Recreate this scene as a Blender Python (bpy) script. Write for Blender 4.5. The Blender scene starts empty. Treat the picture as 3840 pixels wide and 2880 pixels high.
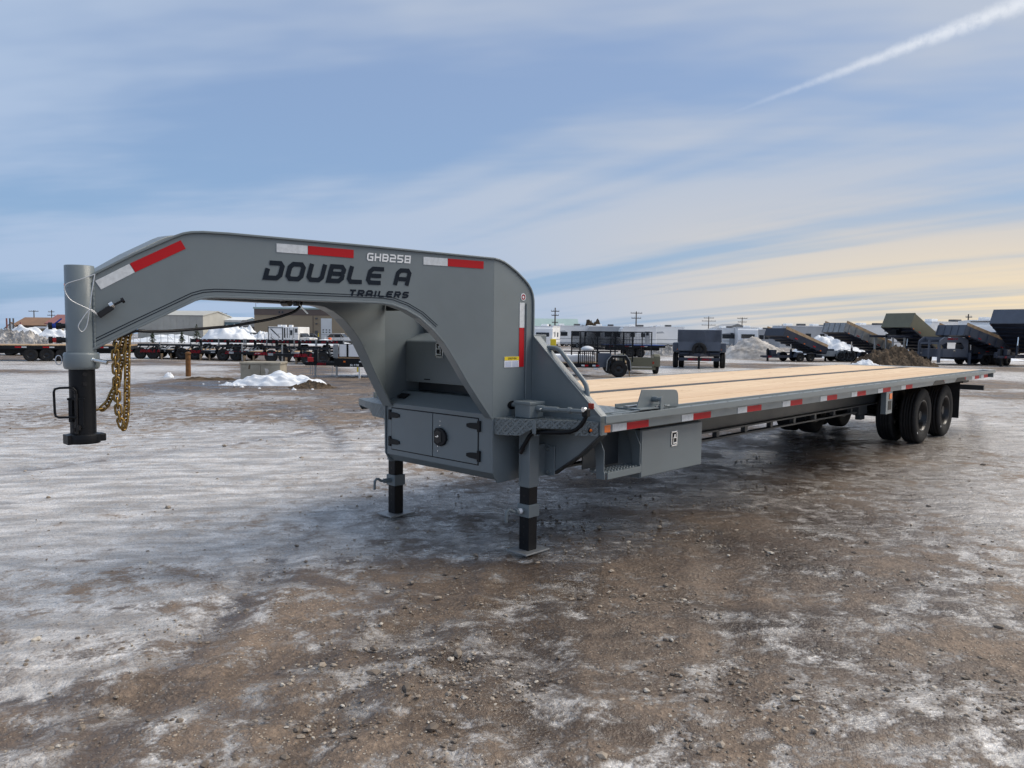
import bpy, math, random
import numpy as np
from mathutils import Matrix, Vector, noise

# ------------------------------------------------------------------ scene, camera, light
sc = bpy.context.scene
COL = sc.collection
R = math.radians
CAMX, CAMY, CAMZ = -4.1111, -3.0445, 1.5485
YAW, PITCH, ROLL = R(43.596), R(-3.9213), R(0.6676)
cam = bpy.data.cameras.new('camera'); cam_o = bpy.data.objects.new('camera', cam); COL.objects.link(cam_o)
cam.sensor_width = 36.0; cam.lens = 36.0 * 2870.7 / 3840.0; cam.clip_start = 0.05; cam.clip_end = 6000
_f = Vector((math.cos(YAW) * math.cos(PITCH), math.sin(YAW) * math.cos(PITCH), math.sin(PITCH)))
_r = Vector((math.sin(YAW), -math.cos(YAW), 0)); _u = _r.cross(_f)
_rr = _r * math.cos(ROLL) + _u * math.sin(ROLL); _uu = _u * math.cos(ROLL) - _r * math.sin(ROLL)
_m = Matrix((( _rr.x, _uu.x, -_f.x, CAMX), (_rr.y, _uu.y, -_f.y, CAMY), (_rr.z, _uu.z, -_f.z, CAMZ), (0, 0, 0, 1)))
cam_o.matrix_world = _m
sc.camera = cam_o
sc.view_settings.view_transform = 'Standard'; sc.view_settings.look = 'None'
sc.view_settings.gamma = 1.0; sc.view_settings.exposure = 1.22
sc.cycles.use_adaptive_sampling = True; sc.cycles.adaptive_threshold = 0.02; sc.cycles.use_denoising = True
sc.cycles.max_bounces = 5; sc.cycles.diffuse_bounces = 3; sc.cycles.glossy_bounces = 3; sc.cycles.caustics_reflective = False; sc.cycles.caustics_refractive = False
try: sc.view_settings.use_curve_mapping = False
except Exception: pass

SUN_AZ = R(-30.0)      # world angle of the direction towards the sun (low, to the right, behind thin cloud)
SUN_EL = R(46.0)
sun = bpy.data.lights.new('sun', 'SUN'); sun.energy = 1.5; sun.angle = R(44); sun.color = (1.0, 0.90, 0.76)
sun_o = bpy.data.objects.new('sun', sun); COL.objects.link(sun_o)
_sd = Vector((math.cos(SUN_EL) * math.cos(SUN_AZ), math.cos(SUN_EL) * math.sin(SUN_AZ), math.sin(SUN_EL)))
sun_o.rotation_euler = _sd.to_track_quat('Z', 'Y').to_euler()

# node helper ---------------------------------------------------------------------------
class NT:
    def __init__(s, tree): s.t = tree; s.n = tree.nodes; s.l = tree.links
    def node(s, typ, **kw):
        n = s.n.new(typ)
        for k, v in kw.items():
            if k == 'inp':
                for a, b in v.items():
                    if isinstance(b, bpy.types.NodeSocket): s.l.new(b, n.inputs[a])
                    else: n.inputs[a].default_value = b
            else: setattr(n, k, v)
        return n
    def math(s, op, a, b=None, clamp=False):
        n = s.n.new('ShaderNodeMath'); n.operation = op; n.use_clamp = clamp
        for i, v in ((0, a), (1, b)):
            if v is None: continue
            if isinstance(v, bpy.types.NodeSocket): s.l.new(v, n.inputs[i])
            else: n.inputs[i].default_value = v
        return n.outputs[0]
    def vmath(s, op, a, b=None):
        n = s.n.new('ShaderNodeVectorMath'); n.operation = op
        for i, v in ((0, a), (1, b)):
            if v is None: continue
            if isinstance(v, bpy.types.NodeSocket): s.l.new(v, n.inputs[i])
            else: n.inputs[i].default_value = v
        return n.outputs['Value'] if op in ('DOT_PRODUCT', 'LENGTH', 'DISTANCE') else n.outputs[0]
    def mix(s, f, a, b, blend='MIX'):
        n = s.n.new('ShaderNodeMix'); n.data_type = 'RGBA'; n.blend_type = blend
        for i, v in ((0, f), (6, a), (7, b)):
            if isinstance(v, bpy.types.NodeSocket): s.l.new(v, n.inputs[i])
            else: n.inputs[i].default_value = (v if i == 0 or len(v) == 4 else (*v, 1))
        return n.outputs[2]
    def noise(s, vec, scale, detail=4, rough=.55, dist=0, lac=2.0):
        n = s.n.new('ShaderNodeTexNoise'); n.inputs['Scale'].default_value = scale
        n.inputs['Detail'].default_value = detail; n.inputs['Roughness'].default_value = rough
        n.inputs['Distortion'].default_value = dist; n.inputs['Lacunarity'].default_value = lac
        if vec is not None: s.l.new(vec, n.inputs['Vector'])
        return n
    def ramp(s, v, lo, hi, a=0.0, b=1.0, smooth=True):
        n = s.n.new('ShaderNodeMapRange'); n.interpolation_type = 'SMOOTHSTEP' if smooth else 'LINEAR'
        s.l.new(v, n.inputs[0])
        for i, x in ((1, lo), (2, hi), (3, a), (4, b)): n.inputs[i].default_value = x
        return n.outputs[0]
    def mapping(s, vec, scale=(1, 1, 1), rot=(0, 0, 0), loc=(0, 0, 0)):
        if any(rot):        # turn first, then stretch
            n0 = s.n.new('ShaderNodeMapping'); s.l.new(vec, n0.inputs[0]); n0.inputs['Rotation'].default_value = rot; vec = n0.outputs[0]
        n = s.n.new('ShaderNodeMapping'); s.l.new(vec, n.inputs[0])
        n.inputs['Scale'].default_value = scale; n.inputs['Location'].default_value = loc
        return n.outputs[0]

# ------------------------------------------------------------------ sky
world = bpy.data.worlds.new('World'); sc.world = world; world.use_nodes = True
w = NT(world.node_tree); w.n.clear()
sky = w.node('ShaderNodeTexSky', sky_type='NISHITA'); sky.sun_disc = False
sky.sun_elevation = SUN_EL; sky.sun_rotation = R(90) - SUN_AZ; sky.air_density = 1.0; sky.dust_density = 1.6; sky.ozone_density = 1.5
tc = w.node('ShaderNodeTexCoord'); d = w.vmath('NORMALIZE', tc.outputs['Generated'])
sx = w.node('ShaderNodeSeparateXYZ', inp={0: d})
zc = w.math('MAXIMUM', sx.outputs[2], 0.0)
inv = w.math('DIVIDE', 1.0, w.math('ADD', zc, 0.10))
pl = w.vmath('SCALE', d); pl.node.inputs['Scale'].default_value = 1.0
w.l.new(inv, pl.node.inputs['Scale'])
# thin sheet of cirrostratus: soft patches, plus streaks drawn out along the wind
soft = w.noise(w.mapping(pl, (0.26, 0.62, 0.0), (0, 0, R(55)), (15.0, 19.9, 0)), 1.0, 5, .58).outputs[0]
streak = w.noise(w.mapping(pl, (0.11, 1.25, 0.0), (0, 0, R(-80)), (13.7, 8.3, 0)), 1.0, 3, .55).outputs[0]
sdir = tuple(_sd)
sdot = w.vmath('DOT_PRODUCT', d, sdir)
far_w = w.math('MULTIPLY', w.ramp(sx.outputs[2], .34, .10), w.ramp(sdot, .04, .36, .12, 1.0))
cover = w.math('ADD', w.math('MULTIPLY', soft, w.ramp(far_w, 0, 1, .92, .24, False)), w.math('MULTIPLY', streak, w.ramp(far_w, 0, 1, .08, .76, False)))
cmask = w.ramp(cover, .375, .560, .12, .95)
glow = w.ramp(sdot, .22, .60)
low = w.ramp(sx.outputs[2], .20, .0)
warm = w.math('MULTIPLY', glow, low)
blue = w.mix(1.0, (0, 0, 0), sky.outputs[0], 'ADD')
# clear-sky part: Nishita, tinted by aerosol; cloud part: pale lavender-grey turning cream towards the sun
clear = w.mix(.78, blue, w.mix(w.ramp(sx.outputs[2], .0, .36), (2.05, 3.7, 6.0), (2.1, 3.2, 5.4)))
cloudc = w.mix(w.ramp(sdot, -.1, .55), (3.65, 4.65, 6.3), (4.4, 4.9, 5.8))
cloudc = w.mix(warm, cloudc, (8.4, 6.7, 4.3))
clear = w.mix(w.math('MULTIPLY', warm, .55), clear, (4.6, 4.7, 4.6))
skyc = w.mix(cmask, clear, cloudc)
# contrail: a straight trail on the dome from upper right, thinning out to the left
CT_N, CT_A, CT_T = (0.3615, -0.1453, -0.9210), (0.8456, 0.4671, 0.2582), (0.3927, -0.8722, 0.2918)
cn = w.noise(w.mapping(d, (75, 75, 75)), 1.0, 3, .65).outputs[0]
cdist = w.vmath('DOT_PRODUCT', d, CT_N)
calong = w.vmath('DOT_PRODUCT', d, CT_T)
cw = w.math('MULTIPLY', w.math('ADD', w.math('MULTIPLY', w.math('MAXIMUM', calong, 0.0), .038), .0022), w.ramp(cn, .25, .75, .75, 1.15, False))
cprof = w.math('SUBTRACT', 1.0, w.math('DIVIDE', w.math('ABSOLUTE', cdist), cw), clamp=True)
cprof = w.ramp(cprof, .0, 1.0)
cfade = w.math('MULTIPLY', w.ramp(calong, -.02, .26, 0, 1), w.ramp(calong, .55, .8, 1, 0))
cfront = w.ramp(w.vmath('DOT_PRODUCT', d, CT_A), .2, .4)
cm = w.math('MULTIPLY', w.math('MULTIPLY', cprof, cfade), w.math('MULTIPLY', cfront, w.ramp(cn, .25, .6, .40, .72)))
skyc = w.mix(cm, skyc, (7.4, 7.7, 8.2))
bg = w.node('ShaderNodeBackground', inp={0: skyc, 1: 0.05})
w.l.new(bg.outputs[0], w.node('ShaderNodeOutputWorld').inputs[0])

# ------------------------------------------------------------------ materials
MATS = {}
def mat(name, col, rough=.5, metal=0.0, bump=0.0, bscale=60, var=0.0, vscale=3.0, spec=.5, coat=0.0, dirt=0.0, emit=None):
    m = bpy.data.materials.new(name); m.use_nodes = True; t = NT(m.node_tree)
    b = t.n['Principled BSDF']; b.inputs['Base Color'].default_value = (*col, 1); b.inputs['Roughness'].default_value = rough
    b.inputs['Metallic'].default_value = metal; b.inputs['Specular IOR Level'].default_value = spec
    b.inputs['Coat Weight'].default_value = coat; b.inputs['Coat Roughness'].default_value = .15
    geo = t.node('ShaderNodeNewGeometry').outputs['Position']
    if var or dirt:
        n = t.noise(geo, vscale, 6, .6, .3).outputs[0]
        c = t.mix(t.ramp(n, .3, .7), tuple(x * (1 - var) for x in col), tuple(min(1, x * (1 + var)) for x in col))
        if dirt:
            n2 = t.noise(geo, vscale * 5, 8, .7, .2).outputs[0]
            c = t.mix(t.ramp(n2, .52, .75, 0, dirt), c, (.16, .125, .09))
        t.l.new(c, b.inputs['Base Color'])
        t.l.new(t.ramp(n, .25, .75, max(.02, rough - .07), min(1, rough + .09)), b.inputs['Roughness'])
    if bump:
        n3 = t.noise(geo, bscale, 4, .6).outputs[0]
        bp = t.node('ShaderNodeBump', inp={'Strength': bump, 'Distance': .01, 'Height': n3}); t.l.new(bp.outputs[0], b.inputs['Normal'])
    if emit:
        b.inputs['Emission Color'].default_value = (*col, 1); b.inputs['Emission Strength'].default_value = emit
    MATS[name] = m; return m
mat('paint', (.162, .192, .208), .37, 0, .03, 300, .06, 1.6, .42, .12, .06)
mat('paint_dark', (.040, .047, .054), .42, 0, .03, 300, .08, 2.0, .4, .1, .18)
mat('strip_steel', (.070, .072, .072), .62, 0, .05, 200, .15, 3, .25)
mat('black', (.0075, .0085, .011), .42, 0, .04, 200, .2, 3, .22, .0, .05)
mat('rubber', (.021, .021, .022), .74, 0, .10, 150, .25, 6, .22, 0, .22)
mat('rim_black', (.008, .008, .010), .30, 0, 0, 50, .1, 3, .35, .1)
mat('chrome', (.72, .73, .74), .16, 1.0)
mat('zinc', (.62, .66, .68), .28, 1.0, .05, 200)
mat('gold', (.33, .215, .075), .36, 1.0, .04, 300, .25, 30)
mat('steel', (.42, .43, .44), .42, 1.0, .06, 150, .15, 5)
mat('galv', (.32, .33, .335), .50, .55, .05, 60, .18, 3)
mat('red_tape', (.44, .008, .014), .5, 0, .05, 400, 0, 3, .25)
mat('white_tape', (.62, .65, .68), .33, 0, .06, 250, .10, 40)
mat('amber', (.80, .17, .008), .25)
mat('red_lens', (.35, .03, .012), .25)
mat('navy_letter', (.010, .016, .026), .6, 0, 0, 60, 0, 3, .15)
mat('white_letter', (.78, .80, .82), .45)
mat('red_letter', (.26, .010, .020), .5, 0, 0, 60, 0, 3, .2)
mat('yellow', (.72, .55, .02), .5)
mat('sticker_white', (.72, .75, .80), .4)
mat('sticker_blue', (.30, .38, .62), .45)
mat('cable_silver', (.55, .57, .60), .35, .6)
mat('blue_plastic', (.01, .06, .42), .4)
mat('red_plastic', (.50, .015, .015), .4)
mat('snow', (.76, .79, .83), .75, 0, .35, 9, .06, 1.5, .3)
mat('snow_dirty', (.43, .41, .39), .85, 0, .6, 6, .45, 1.1, .2, 0, .55)
mat('soil', (.105, .078, .054), .95, 0, .7, 9, .4, 2.5, .15)
mat('soil_lump', (.112, .083, .058), .95, 0, .5, 20, .45, 5, .15)
mat('concrete', (.30, .275, .225), .9, 0, .25, 25, .22, 2.5, .2, 0, .25)
mat('post_wood', (.17, .085, .036), .85, 0, .4, 40, .3, 8, .2)
mat('olive', (.135, .130, .085), .42, 0, .03, 100, .08, 2, .45, .15, .1)
mat('slate', (.080, .095, .128), .42, 0, .03, 100, .1, 2, .45, .15, .12)
mat('navy', (.020, .026, .045), .45, 0, .03, 100, .2, 2, .45, .1, .15)
mat('wood_old', (.42, .30, .19), .85, 0, .2, 30, .25, 4, .2)
mat('rv_white', (.82, .83, .84), .4, 0, 0, 20, .04, .6)
mat('rv_grey', (.40, .42, .45), .45, 0, 0, 20, .08, .6)
mat('glass_dark', (.020, .024, .030), .10)
mat('tan_wall', (.30, .245, .175), .8, 0, .1, 4, .06, .3)
mat('brown_wall', (.125, .098, .088), .8, 0, .1, 4, .08, .3)
mat('grey_wall', (.42, .42, .39), .65, 0, .05, 3, .07, .4)
mat('blue_wall', (.12, .20, .26), .6, 0, .05, 3, .06, .4)
mat('dark_wall', (.085, .088, .095), .7, 0, .05, 3, .08, .4)
mat('white_wall', (.66, .69, .71), .6, 0, .03, 3, .04, .4)
mat('roof_red', (.26, .11, .10), .7, 0, .1, 3, .1, .5)
mat('roof_orange', (.23, .135, .085), .8, 0, .1, 3, .1, .5)
mat('roof_green', (.30, .41, .40), .6, 0, .05, 3, .05, .4)
mat('roof_grey', (.36, .37, .38), .7, 0, .05, 3, .08, .4)
mat('pole_wood', (.085, .068, .055), .9)
mat('fence_steel', (.28, .29, .30), .55, .5)
mat('needle', (.050, .068, .038), .9, 0, 0, 5, .35, 2, .2)
mat('bark', (.09, .065, .045), .95)
mat('car_white', (.66, .67, .68), .3, 0, 0, 9, .03, 1, .5, .5)
mat('car_dark', (.035, .038, .045), .3, 0, 0, 9, .1, 1, .5, .5)
mat('blue_frame', (.015, .07, .30), .45, 0, 0, 9, .15, 1)
mat('orange_plastic', (.75, .13, .03), .5)

# planed softwood deck: long grain along the trailer, knots and board-to-board tone
def wood_deck():
    m = bpy.data.materials.new('deck_wood'); m.use_nodes = True; t = NT(m.node_tree); b = t.n['Principled BSDF']
    pos = t.node('ShaderNodeNewGeometry').outputs['Position']; oi = t.node('ShaderNodeObjectInfo').outputs['Random']
    cmb = t.node('ShaderNodeCombineXYZ'); t.l.new(t.math('MULTIPLY', oi, 37.0), cmb.inputs[0]); t.l.new(t.math('MULTIPLY', oi, 11.0), cmb.inputs[2])
    p = t.vmath('ADD', pos, cmb.outputs[0])
    g1 = t.noise(t.mapping(p, (1.3, 34, 20)), 1.0, 7, .62, .6).outputs[0]
    g2 = t.noise(t.mapping(p, (.6, 5, 5)), 1.0, 3, .5).outputs[0]
    g3 = t.noise(t.mapping(p, (3.0, 12, 8)), 1.0, 5, .7, 1.2).outputs[0]
    c = t.mix(t.ramp(g1, .35, .68), (.60, .43, .275), (.79, .615, .43))
    c = t.mix(t.ramp(g2, .35, .7, 0, .55), c, (.76, .58, .40))
    c = t.mix(t.ramp(g3, .56, .72, 0, .75), c, (.36, .205, .10))
    c = t.mix(t.ramp(oi, .2, .9, 0, .55), c, (.60, .42, .27))
    t.l.new(c, b.inputs['Base Color']); b.inputs['Roughness'].default_value = .72; b.inputs['Specular IOR Level'].default_value = .25
    bp = t.node('ShaderNodeBump', inp={'Strength': .2, 'Distance': .004, 'Height': g1}); t.l.new(bp.outputs[0], b.inputs['Normal'])
    MATS['deck_wood'] = m
wood_deck()

# raised tread plate: crossed lozenges as fine relief on painted steel
def tread_plate():
    m = bpy.data.materials.new('tread_plate'); m.use_nodes = True; t = NT(m.node_tree); b = t.n['Principled BSDF']
    pos = t.node('ShaderNodeTexCoord').outputs['UV']
    b.inputs['Base Color'].default_value = (.165, .190, .200, 1); b.inputs['Roughness'].default_value = .40
    h = None
    for ang, off in ((45, 0.0), (-45, .5)):
        v = t.mapping(pos, (1, 1, 1), (0, 0, R(ang)), (off * .035, 0, 0))
        s = t.node('ShaderNodeSeparateXYZ', inp={0: v})
        def tri(o, per, sh):
            x = t.math('FRACT', t.math('ADD', t.math('DIVIDE', o, per), sh + 50.0))
            return t.math('ABSOLUTE', t.math('SUBTRACT', x, .5))
        a = tri(s.outputs[0], .048, 0 if ang > 0 else .5); c = tri(s.outputs[1], .024, .0)
        e = t.math('ADD', t.math('POWER', t.math('DIVIDE', a, .33), 2.0), t.math('POWER', t.math('DIVIDE', c, .20), 2.0))
        k = t.ramp(e, 1.15, .3)
        h = k if h is None else t.math('MAXIMUM', h, k)
    bp = t.node('ShaderNodeBump', inp={'Strength': 1.0, 'Distance': .012, 'Height': h}); t.l.new(bp.outputs[0], b.inputs['Normal'])
    MATS['tread_plate'] = m
tread_plate()

# ------------------------------------------------------------------ mesh building helpers
class MB:
    def __init__(s): s.v = []; s.f = []; s.sm = []
    def add(s, vs, fs, smooth=False):
        o = len(s.v); s.v += [tuple(x) for x in vs]; s.f += [tuple(i + o for i in f) for f in fs]; s.sm += [smooth] * len(fs); return s
    def box(s, x0, x1, y0, y1, z0, z1):
        if x0 > x1: x0, x1 = x1, x0
        if y0 > y1: y0, y1 = y1, y0
        if z0 > z1: z0, z1 = z1, z0
        return s.add([(x0, y0, z0), (x1, y0, z0), (x1, y1, z0), (x0, y1, z0), (x0, y0, z1), (x1, y0, z1), (x1, y1, z1), (x0, y1, z1)],
                     [(0, 3, 2, 1), (4, 5, 6, 7), (0, 1, 5, 4), (1, 2, 6, 5), (2, 3, 7, 6), (3, 0, 4, 7)])
    def bar(s, a, b, w_, h_, up=(0, 0, 1)):        # rectangular bar from a to b
        a = Vector(a); b = Vector(b); d_ = (b - a).normalized(); upv = Vector(up)
        if abs(d_.dot(upv)) > .98: upv = Vector((1, 0, 0))
        sd = d_.cross(upv).normalized() * (w_ / 2); u2 = sd.normalized().cross(d_) * (h_ / 2)
        vs = [p + q for p in (a, b) for q in (-sd - u2, sd - u2, sd + u2, -sd + u2)]
        return s.add(vs, [(0, 1, 2, 3), (7, 6, 5, 4), (0, 4, 5, 1), (1, 5, 6, 2), (2, 6, 7, 3), (3, 7, 4, 0)])
    def tube(s, pts, r, n=10, closed=False, r2=None):
        pts = [Vector(p) for p in pts]; k = len(pts); rings = []
        prev = None
        for i, p in enumerate(pts):
            if closed: t = (pts[(i + 1) % k] - pts[i - 1])
            else: t = pts[min(i + 1, k - 1)] - pts[max(i - 1, 0)]
            t.normalize()
            if prev is None:
                a = Vector((0, 0, 1)) if abs(t.z) < .9 else Vector((1, 0, 0)); u = t.cross(a).normalized()
            else: u = (prev - t * prev.dot(t)).normalized()
            prev = u; v = t.cross(u)
            rr = r if r2 is None else r + (r2 - r) * i / (k - 1)
            rings.append([p + (u * math.cos(2 * math.pi * j / n) + v * math.sin(2 * math.pi * j / n)) * rr for j in range(n)])
        vs = [q for g in rings for q in g]; fs = []
        for i in range(k if closed else k - 1):
            for j in range(n):
                a = i * n + j; b = i * n + (j + 1) % n; c = ((i + 1) % k) * n
                fs.append((a, b, c + (j + 1) % n, c + j))
        s.add(vs, fs, True)
        if not closed: s.add(rings[0], [tuple(range(n))[::-1]]); s.add(rings[-1], [tuple(range(n))])
        return s
    def cyl(s, a, b, r, n=16, r2=None): return s.tube([a, b], r, n, False, r2)
    def lathe(s, prof, c, ax='y', n=32, smooth=True):     # prof: (axial, radius)
        vs = []; fs = []
        for a, r_ in prof:
            for j in range(n):
                t = 2 * math.pi * j / n; p = (r_ * math.cos(t), r_ * math.sin(t))
                vs.append({'y': (c[0] + p[0], c[1] + a, c[2] + p[1]), 'z': (c[0] + p[0], c[1] + p[1], c[2] + a), 'x': (c[0] + a, c[1] + p[0], c[2] + p[1])}[ax])
        for i in range(len(prof) - 1):
            for j in range(n): fs.append((i * n + j, i * n + (j + 1) % n, (i + 1) * n + (j + 1) % n, (i + 1) * n + j))
        return s.add(vs, fs, smooth)
    def prism(s, poly, fn, t0, t1):        # poly of 2d points, fn(a,b,t)->3d
        n = len(poly); vs = [fn(a, b, t0) for a, b in poly] + [fn(a, b, t1) for a, b in poly]
        fs = [tuple(range(n))[::-1], tuple(range(n, 2 * n))] + [(i, (i + 1) % n, n + (i + 1) % n, n + i) for i in range(n)]
        return s.add(vs, fs)
    def strip(s, path, fn, t0, t1, th, up=1):     # flange following a 2d path: width t0..t1, thickness th to one side
        n = len(path); vs = []
        for i, (a, b) in enumerate(path):
            p0 = path[max(i - 1, 0)]; p1 = path[min(i + 1, n - 1)]; dx, dy = p1[0] - p0[0], p1[1] - p0[1]; L = math.hypot(dx, dy) or 1
            nx, ny = -dy / L * th * up, dx / L * th * up
            vs += [fn(a, b, t0), fn(a, b, t1), fn(a + nx, b + ny, t1), fn(a + nx, b + ny, t0)]
        fs = [(0, 1, 2, 3), tuple(4 * (n - 1) + k for k in (3, 2, 1, 0))]
        for i in range(n - 1):
            for k in range(4): fs.append((4 * i + k, 4 * (i + 1) + k, 4 * (i + 1) + (k + 1) % 4, 4 * i + (k + 1) % 4))
        return s.add(vs, fs)
    def mesh(s, name):
        me = bpy.data.meshes.new(name); me.from_pydata(s.v, [], s.f)
        if any(s.sm): me.polygons.foreach_set('use_smooth', s.sm)
        me.update(); return me
    def build(s, name, m, parent=None, bevel=0.0, label=None, fix=True):
        me = s.mesh(name)
        if fix:
            import bmesh
            bm = bmesh.new(); bm.from_mesh(me); bmesh.ops.recalc_face_normals(bm, faces=bm.faces); bm.to_mesh(me); bm.free()
        me.materials.append(MATS[m] if isinstance(m, str) else m)
        o = bpy.data.objects.new(name, me); COL.objects.link(o)
        if parent is not None: o.parent = parent
        if bevel:
            b = o.modifiers.new('edge', 'BEVEL'); b.width = bevel; b.segments = 2; b.limit_method = 'ANGLE'; b.angle_limit = R(35)
        if label: o['label'] = label
        return o
def BX(*boxes):
    m = MB()
    for b in boxes: m.box(*b)
    return m
def tag(o, label, cat, group=None, kind=None):
    o['label'] = label; o['category'] = cat
    if group: o['group'] = group
    if kind: o['kind'] = kind
    return o
def struct(o): o['kind'] = 'structure'; return o
def uv_planar(o, fn):
    me = o.data; uv = me.uv_layers.new(name='UVMap')
    for lp in me.loops: uv.data[lp.index].uv = fn(me.vertices[lp.vertex_index].co)

# stroke lettering: squared-off letters drawn as ribbons
_c = .2
GL = {
 'O': [([(_c,0),(1-_c,0),(1,_c),(1,1-_c),(1-_c,1),(_c,1),(0,1-_c),(0,_c)], 1)],
 'D': [([(.0,.62),(0,0),(1-_c,0),(1,_c),(1,1-_c),(1-_c,1),(.02,1)], 0)],
 'U': [([(0,1.1),(0,_c),(_c,0),(1-_c,0),(1,_c),(1,1.1)], 0)],
 'B': [([(0,0),(1-_c,0),(1,_c),(1,.38),(.9,.5),(1,.62),(1,1-_c),(1-_c,1),(0,1)], 1), ([(0,.5),(.9,.5)], 0)],
 'L': [([(0,1.1),(0,_c),(_c,0),(1.1,0)], 0)],
 'E': [([(1.1,0),(_c,0),(0,_c),(0,1-_c),(_c,1),(1.1,1)], 0), ([(0,.5),(1.0,.5)], 0)],
 'A': [([(0,-.1),(0,1-_c),(_c,1),(1-_c,1),(1,1-_c),(1,-.1)], 0), ([(0,.36),(1,.36)], 0)],
 'T': [([(-.1,1),(1.1,1)], 0), ([(.5,1),(.5,-.1)], 0)],
 'R': [([(0,-.1),(0,1),(1-_c,1),(1,1-_c),(1,.62),(1-_c,.44),(0,.44)], 0), ([(.55,.44),(1,-.1)], 0)],
 'I': [([(.5,-.1),(.5,1.1)], 0)],
 'S': [([(-.1,0),(1-_c,0),(1,_c),(1,.5-_c/2),(1-_c,.5),(_c,.5),(0,.5+_c/2),(0,1-_c),(_c,1),(1.1,1)], 0)],
 'G': [([(1.1,1),(_c,1),(0,1-_c),(0,_c),(_c,0),(1,0),(1,.5),(.5,.5)], 0)],
 'H': [([(0,-.1),(0,1.1)], 0), ([(1,-.1),(1,1.1)], 0), ([(0,.5),(1,.5)], 0)],
 'C': [([(1.1,1),(_c,1),(0,1-_c),(0,_c),(_c,0),(1.1,0)], 0)],
 'N': [([(0,-.1),(0,1),(1,0),(1,1.1)], 0)],
 '2': [([(-.1,1),(1-_c,1),(1,1-_c),(1,.5),(0,.5),(0,0),(1.1,0)], 0)],
 '5': [([(1.1,1),(0,1),(0,.5),(1-_c,.5),(1,.5-_c),(1,_c),(1-_c,0),(-.1,0)], 0)],
 '7': [([(-.1,1),(1,1),(.4,-.1)], 0)],
 '8': [([(0,0),(1,0),(1,1),(0,1)], 1), ([(0,.5),(1,.5)], 0)],
}
def ribbon(mb, pts, closed, hw, fn):
    n = len(pts); L = []
    for i, p in enumerate(pts):
        a = pts[i - 1] if (closed or i > 0) else None; b = pts[(i + 1) % n] if (closed or i < n - 1) else None
        def nrm(q, r_):
            dx, dy = r_[0] - q[0], r_[1] - q[1]; l = math.hypot(dx, dy) or 1; return (-dy / l, dx / l)
        if a is None: m_ = nrm(p, b); k = hw
        elif b is None: m_ = nrm(a, p); k = hw
        else:
            n0, n1 = nrm(a, p), nrm(p, b); m_ = (n0[0] + n1[0], n0[1] + n1[1]); l = math.hypot(*m_) or 1; m_ = (m_[0] / l, m_[1] / l)
            k = hw / max(.45, m_[0] * n1[0] + m_[1] * n1[1])
        L.append(((p[0] + m_[0] * k, p[1] + m_[1] * k), (p[0] - m_[0] * k, p[1] - m_[1] * k)))
    o = len(mb.v)
    for q in L: mb.v += [fn(*q[0]), fn(*q[1])]
    for i in range(n if closed else n - 1):
        j = (i + 1) % n; mb.f.append((o + 2 * i, o + 2 * i + 1, o + 2 * j + 1, o + 2 * j)); mb.sm.append(False)
def letters(text, x0, y0, wtot, h, stroke, slant, fn, gap=.22, space=.45, narrow=('I',)):
    mb = MB(); units = sum((space if ch == ' ' else (.35 if ch in narrow else 1.0)) for ch in text) + gap * (len(text) - 1)
    cw_ = wtot / units; x = x0
    for ch in text:
        wch = cw_ * (space if ch == ' ' else (.35 if ch in narrow else 1.0))
        for si, (pts, cl) in enumerate(GL.get(ch, [])):
            hw = stroke / 2; P = []
            for pi, (a, b) in enumerate(pts):
                yy = hw + b * (h - stroke); yy = min(max(yy, 0 if b < 0 else yy), h)
                xx = hw + a * (wch - stroke); xx = min(max(xx, 0), wch)
                # strokes butt against each other instead of overlapping in one plane
                if si and len(pts) == 2 and pts[0][1] == pts[1][1]:
                    if a == 0: xx = stroke
                    elif ch in 'BAH8': xx = wch - stroke * (1.12 if ch == 'B' else 1.0)
                if ch == 'T' and si and b == 1: yy = h - stroke
                if ch == 'R' and si and pi == 0: yy -= hw
                if ch == 'R' and not si and pi == len(pts) - 1: xx = stroke
                P.append((x + xx + slant * yy, y0 + yy))
            ribbon(mb, P, cl, hw, fn)
        x += wch + cw_ * gap
    return mb

# ------------------------------------------------------------------ ground height shared by all things
def slope(x, y):
    fd = (x - CAMX) * .72422 + (y - CAMY) * .68957
    return -.0066 * max(0.0, fd - 12.0)

# ------------------------------------------------------------------ the grey gooseneck trailer
W = 2.59
TR = bpy.data.objects.new('gooseneck_trailer', None); COL.objects.link(TR); TR.empty_display_size = .3
tag(TR, 'long grey gooseneck flatbed trailer with wooden deck, nearest of all', 'trailer')
def T(mb, name, m='paint', bevel=.003, parent=TR, label=None): return mb.build(name, m, parent, bevel, label)
A0 = (-2.72, 1.235); DIR = (.97280, -.23182); NIN = (.23182, .97280)
def fold_fn(far):
    def fn(s_, z_, t_):
        x = A0[0] + DIR[0] * s_ + NIN[0] * t_; y = A0[1] + DIR[1] * s_ + NIN[1] * t_
        return (x, W - y if far else y, z_)
    return fn
def riser_fn(far): return lambda x, z, t: (x, (W - .68 - t) if far else (.68 + t), z)
NTOP = [(-.03, 1.795), (.0, 1.818), (.182, 1.928), (.384, 2.034), (.42, 2.050), (.46, 2.060), (.52, 2.066), (.65, 2.068), (1.5, 2.056), (2.394, 2.036)]
NBOT = [(-.045, 1.430), (.175, 1.549), (.378, 1.657), (.47, 1.706), (.52, 1.722), (.58, 1.729), (.65, 1.730), (1.50, 1.727), (1.58, 1.725), (1.645, 1.717), (1.741, 1.687), (1.839, 1.637), (1.94, 1.557), (2.022, 1.474), (2.106, 1.356), (2.192, 1.224), (2.303, 1.070), (2.394, .952)]
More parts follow.
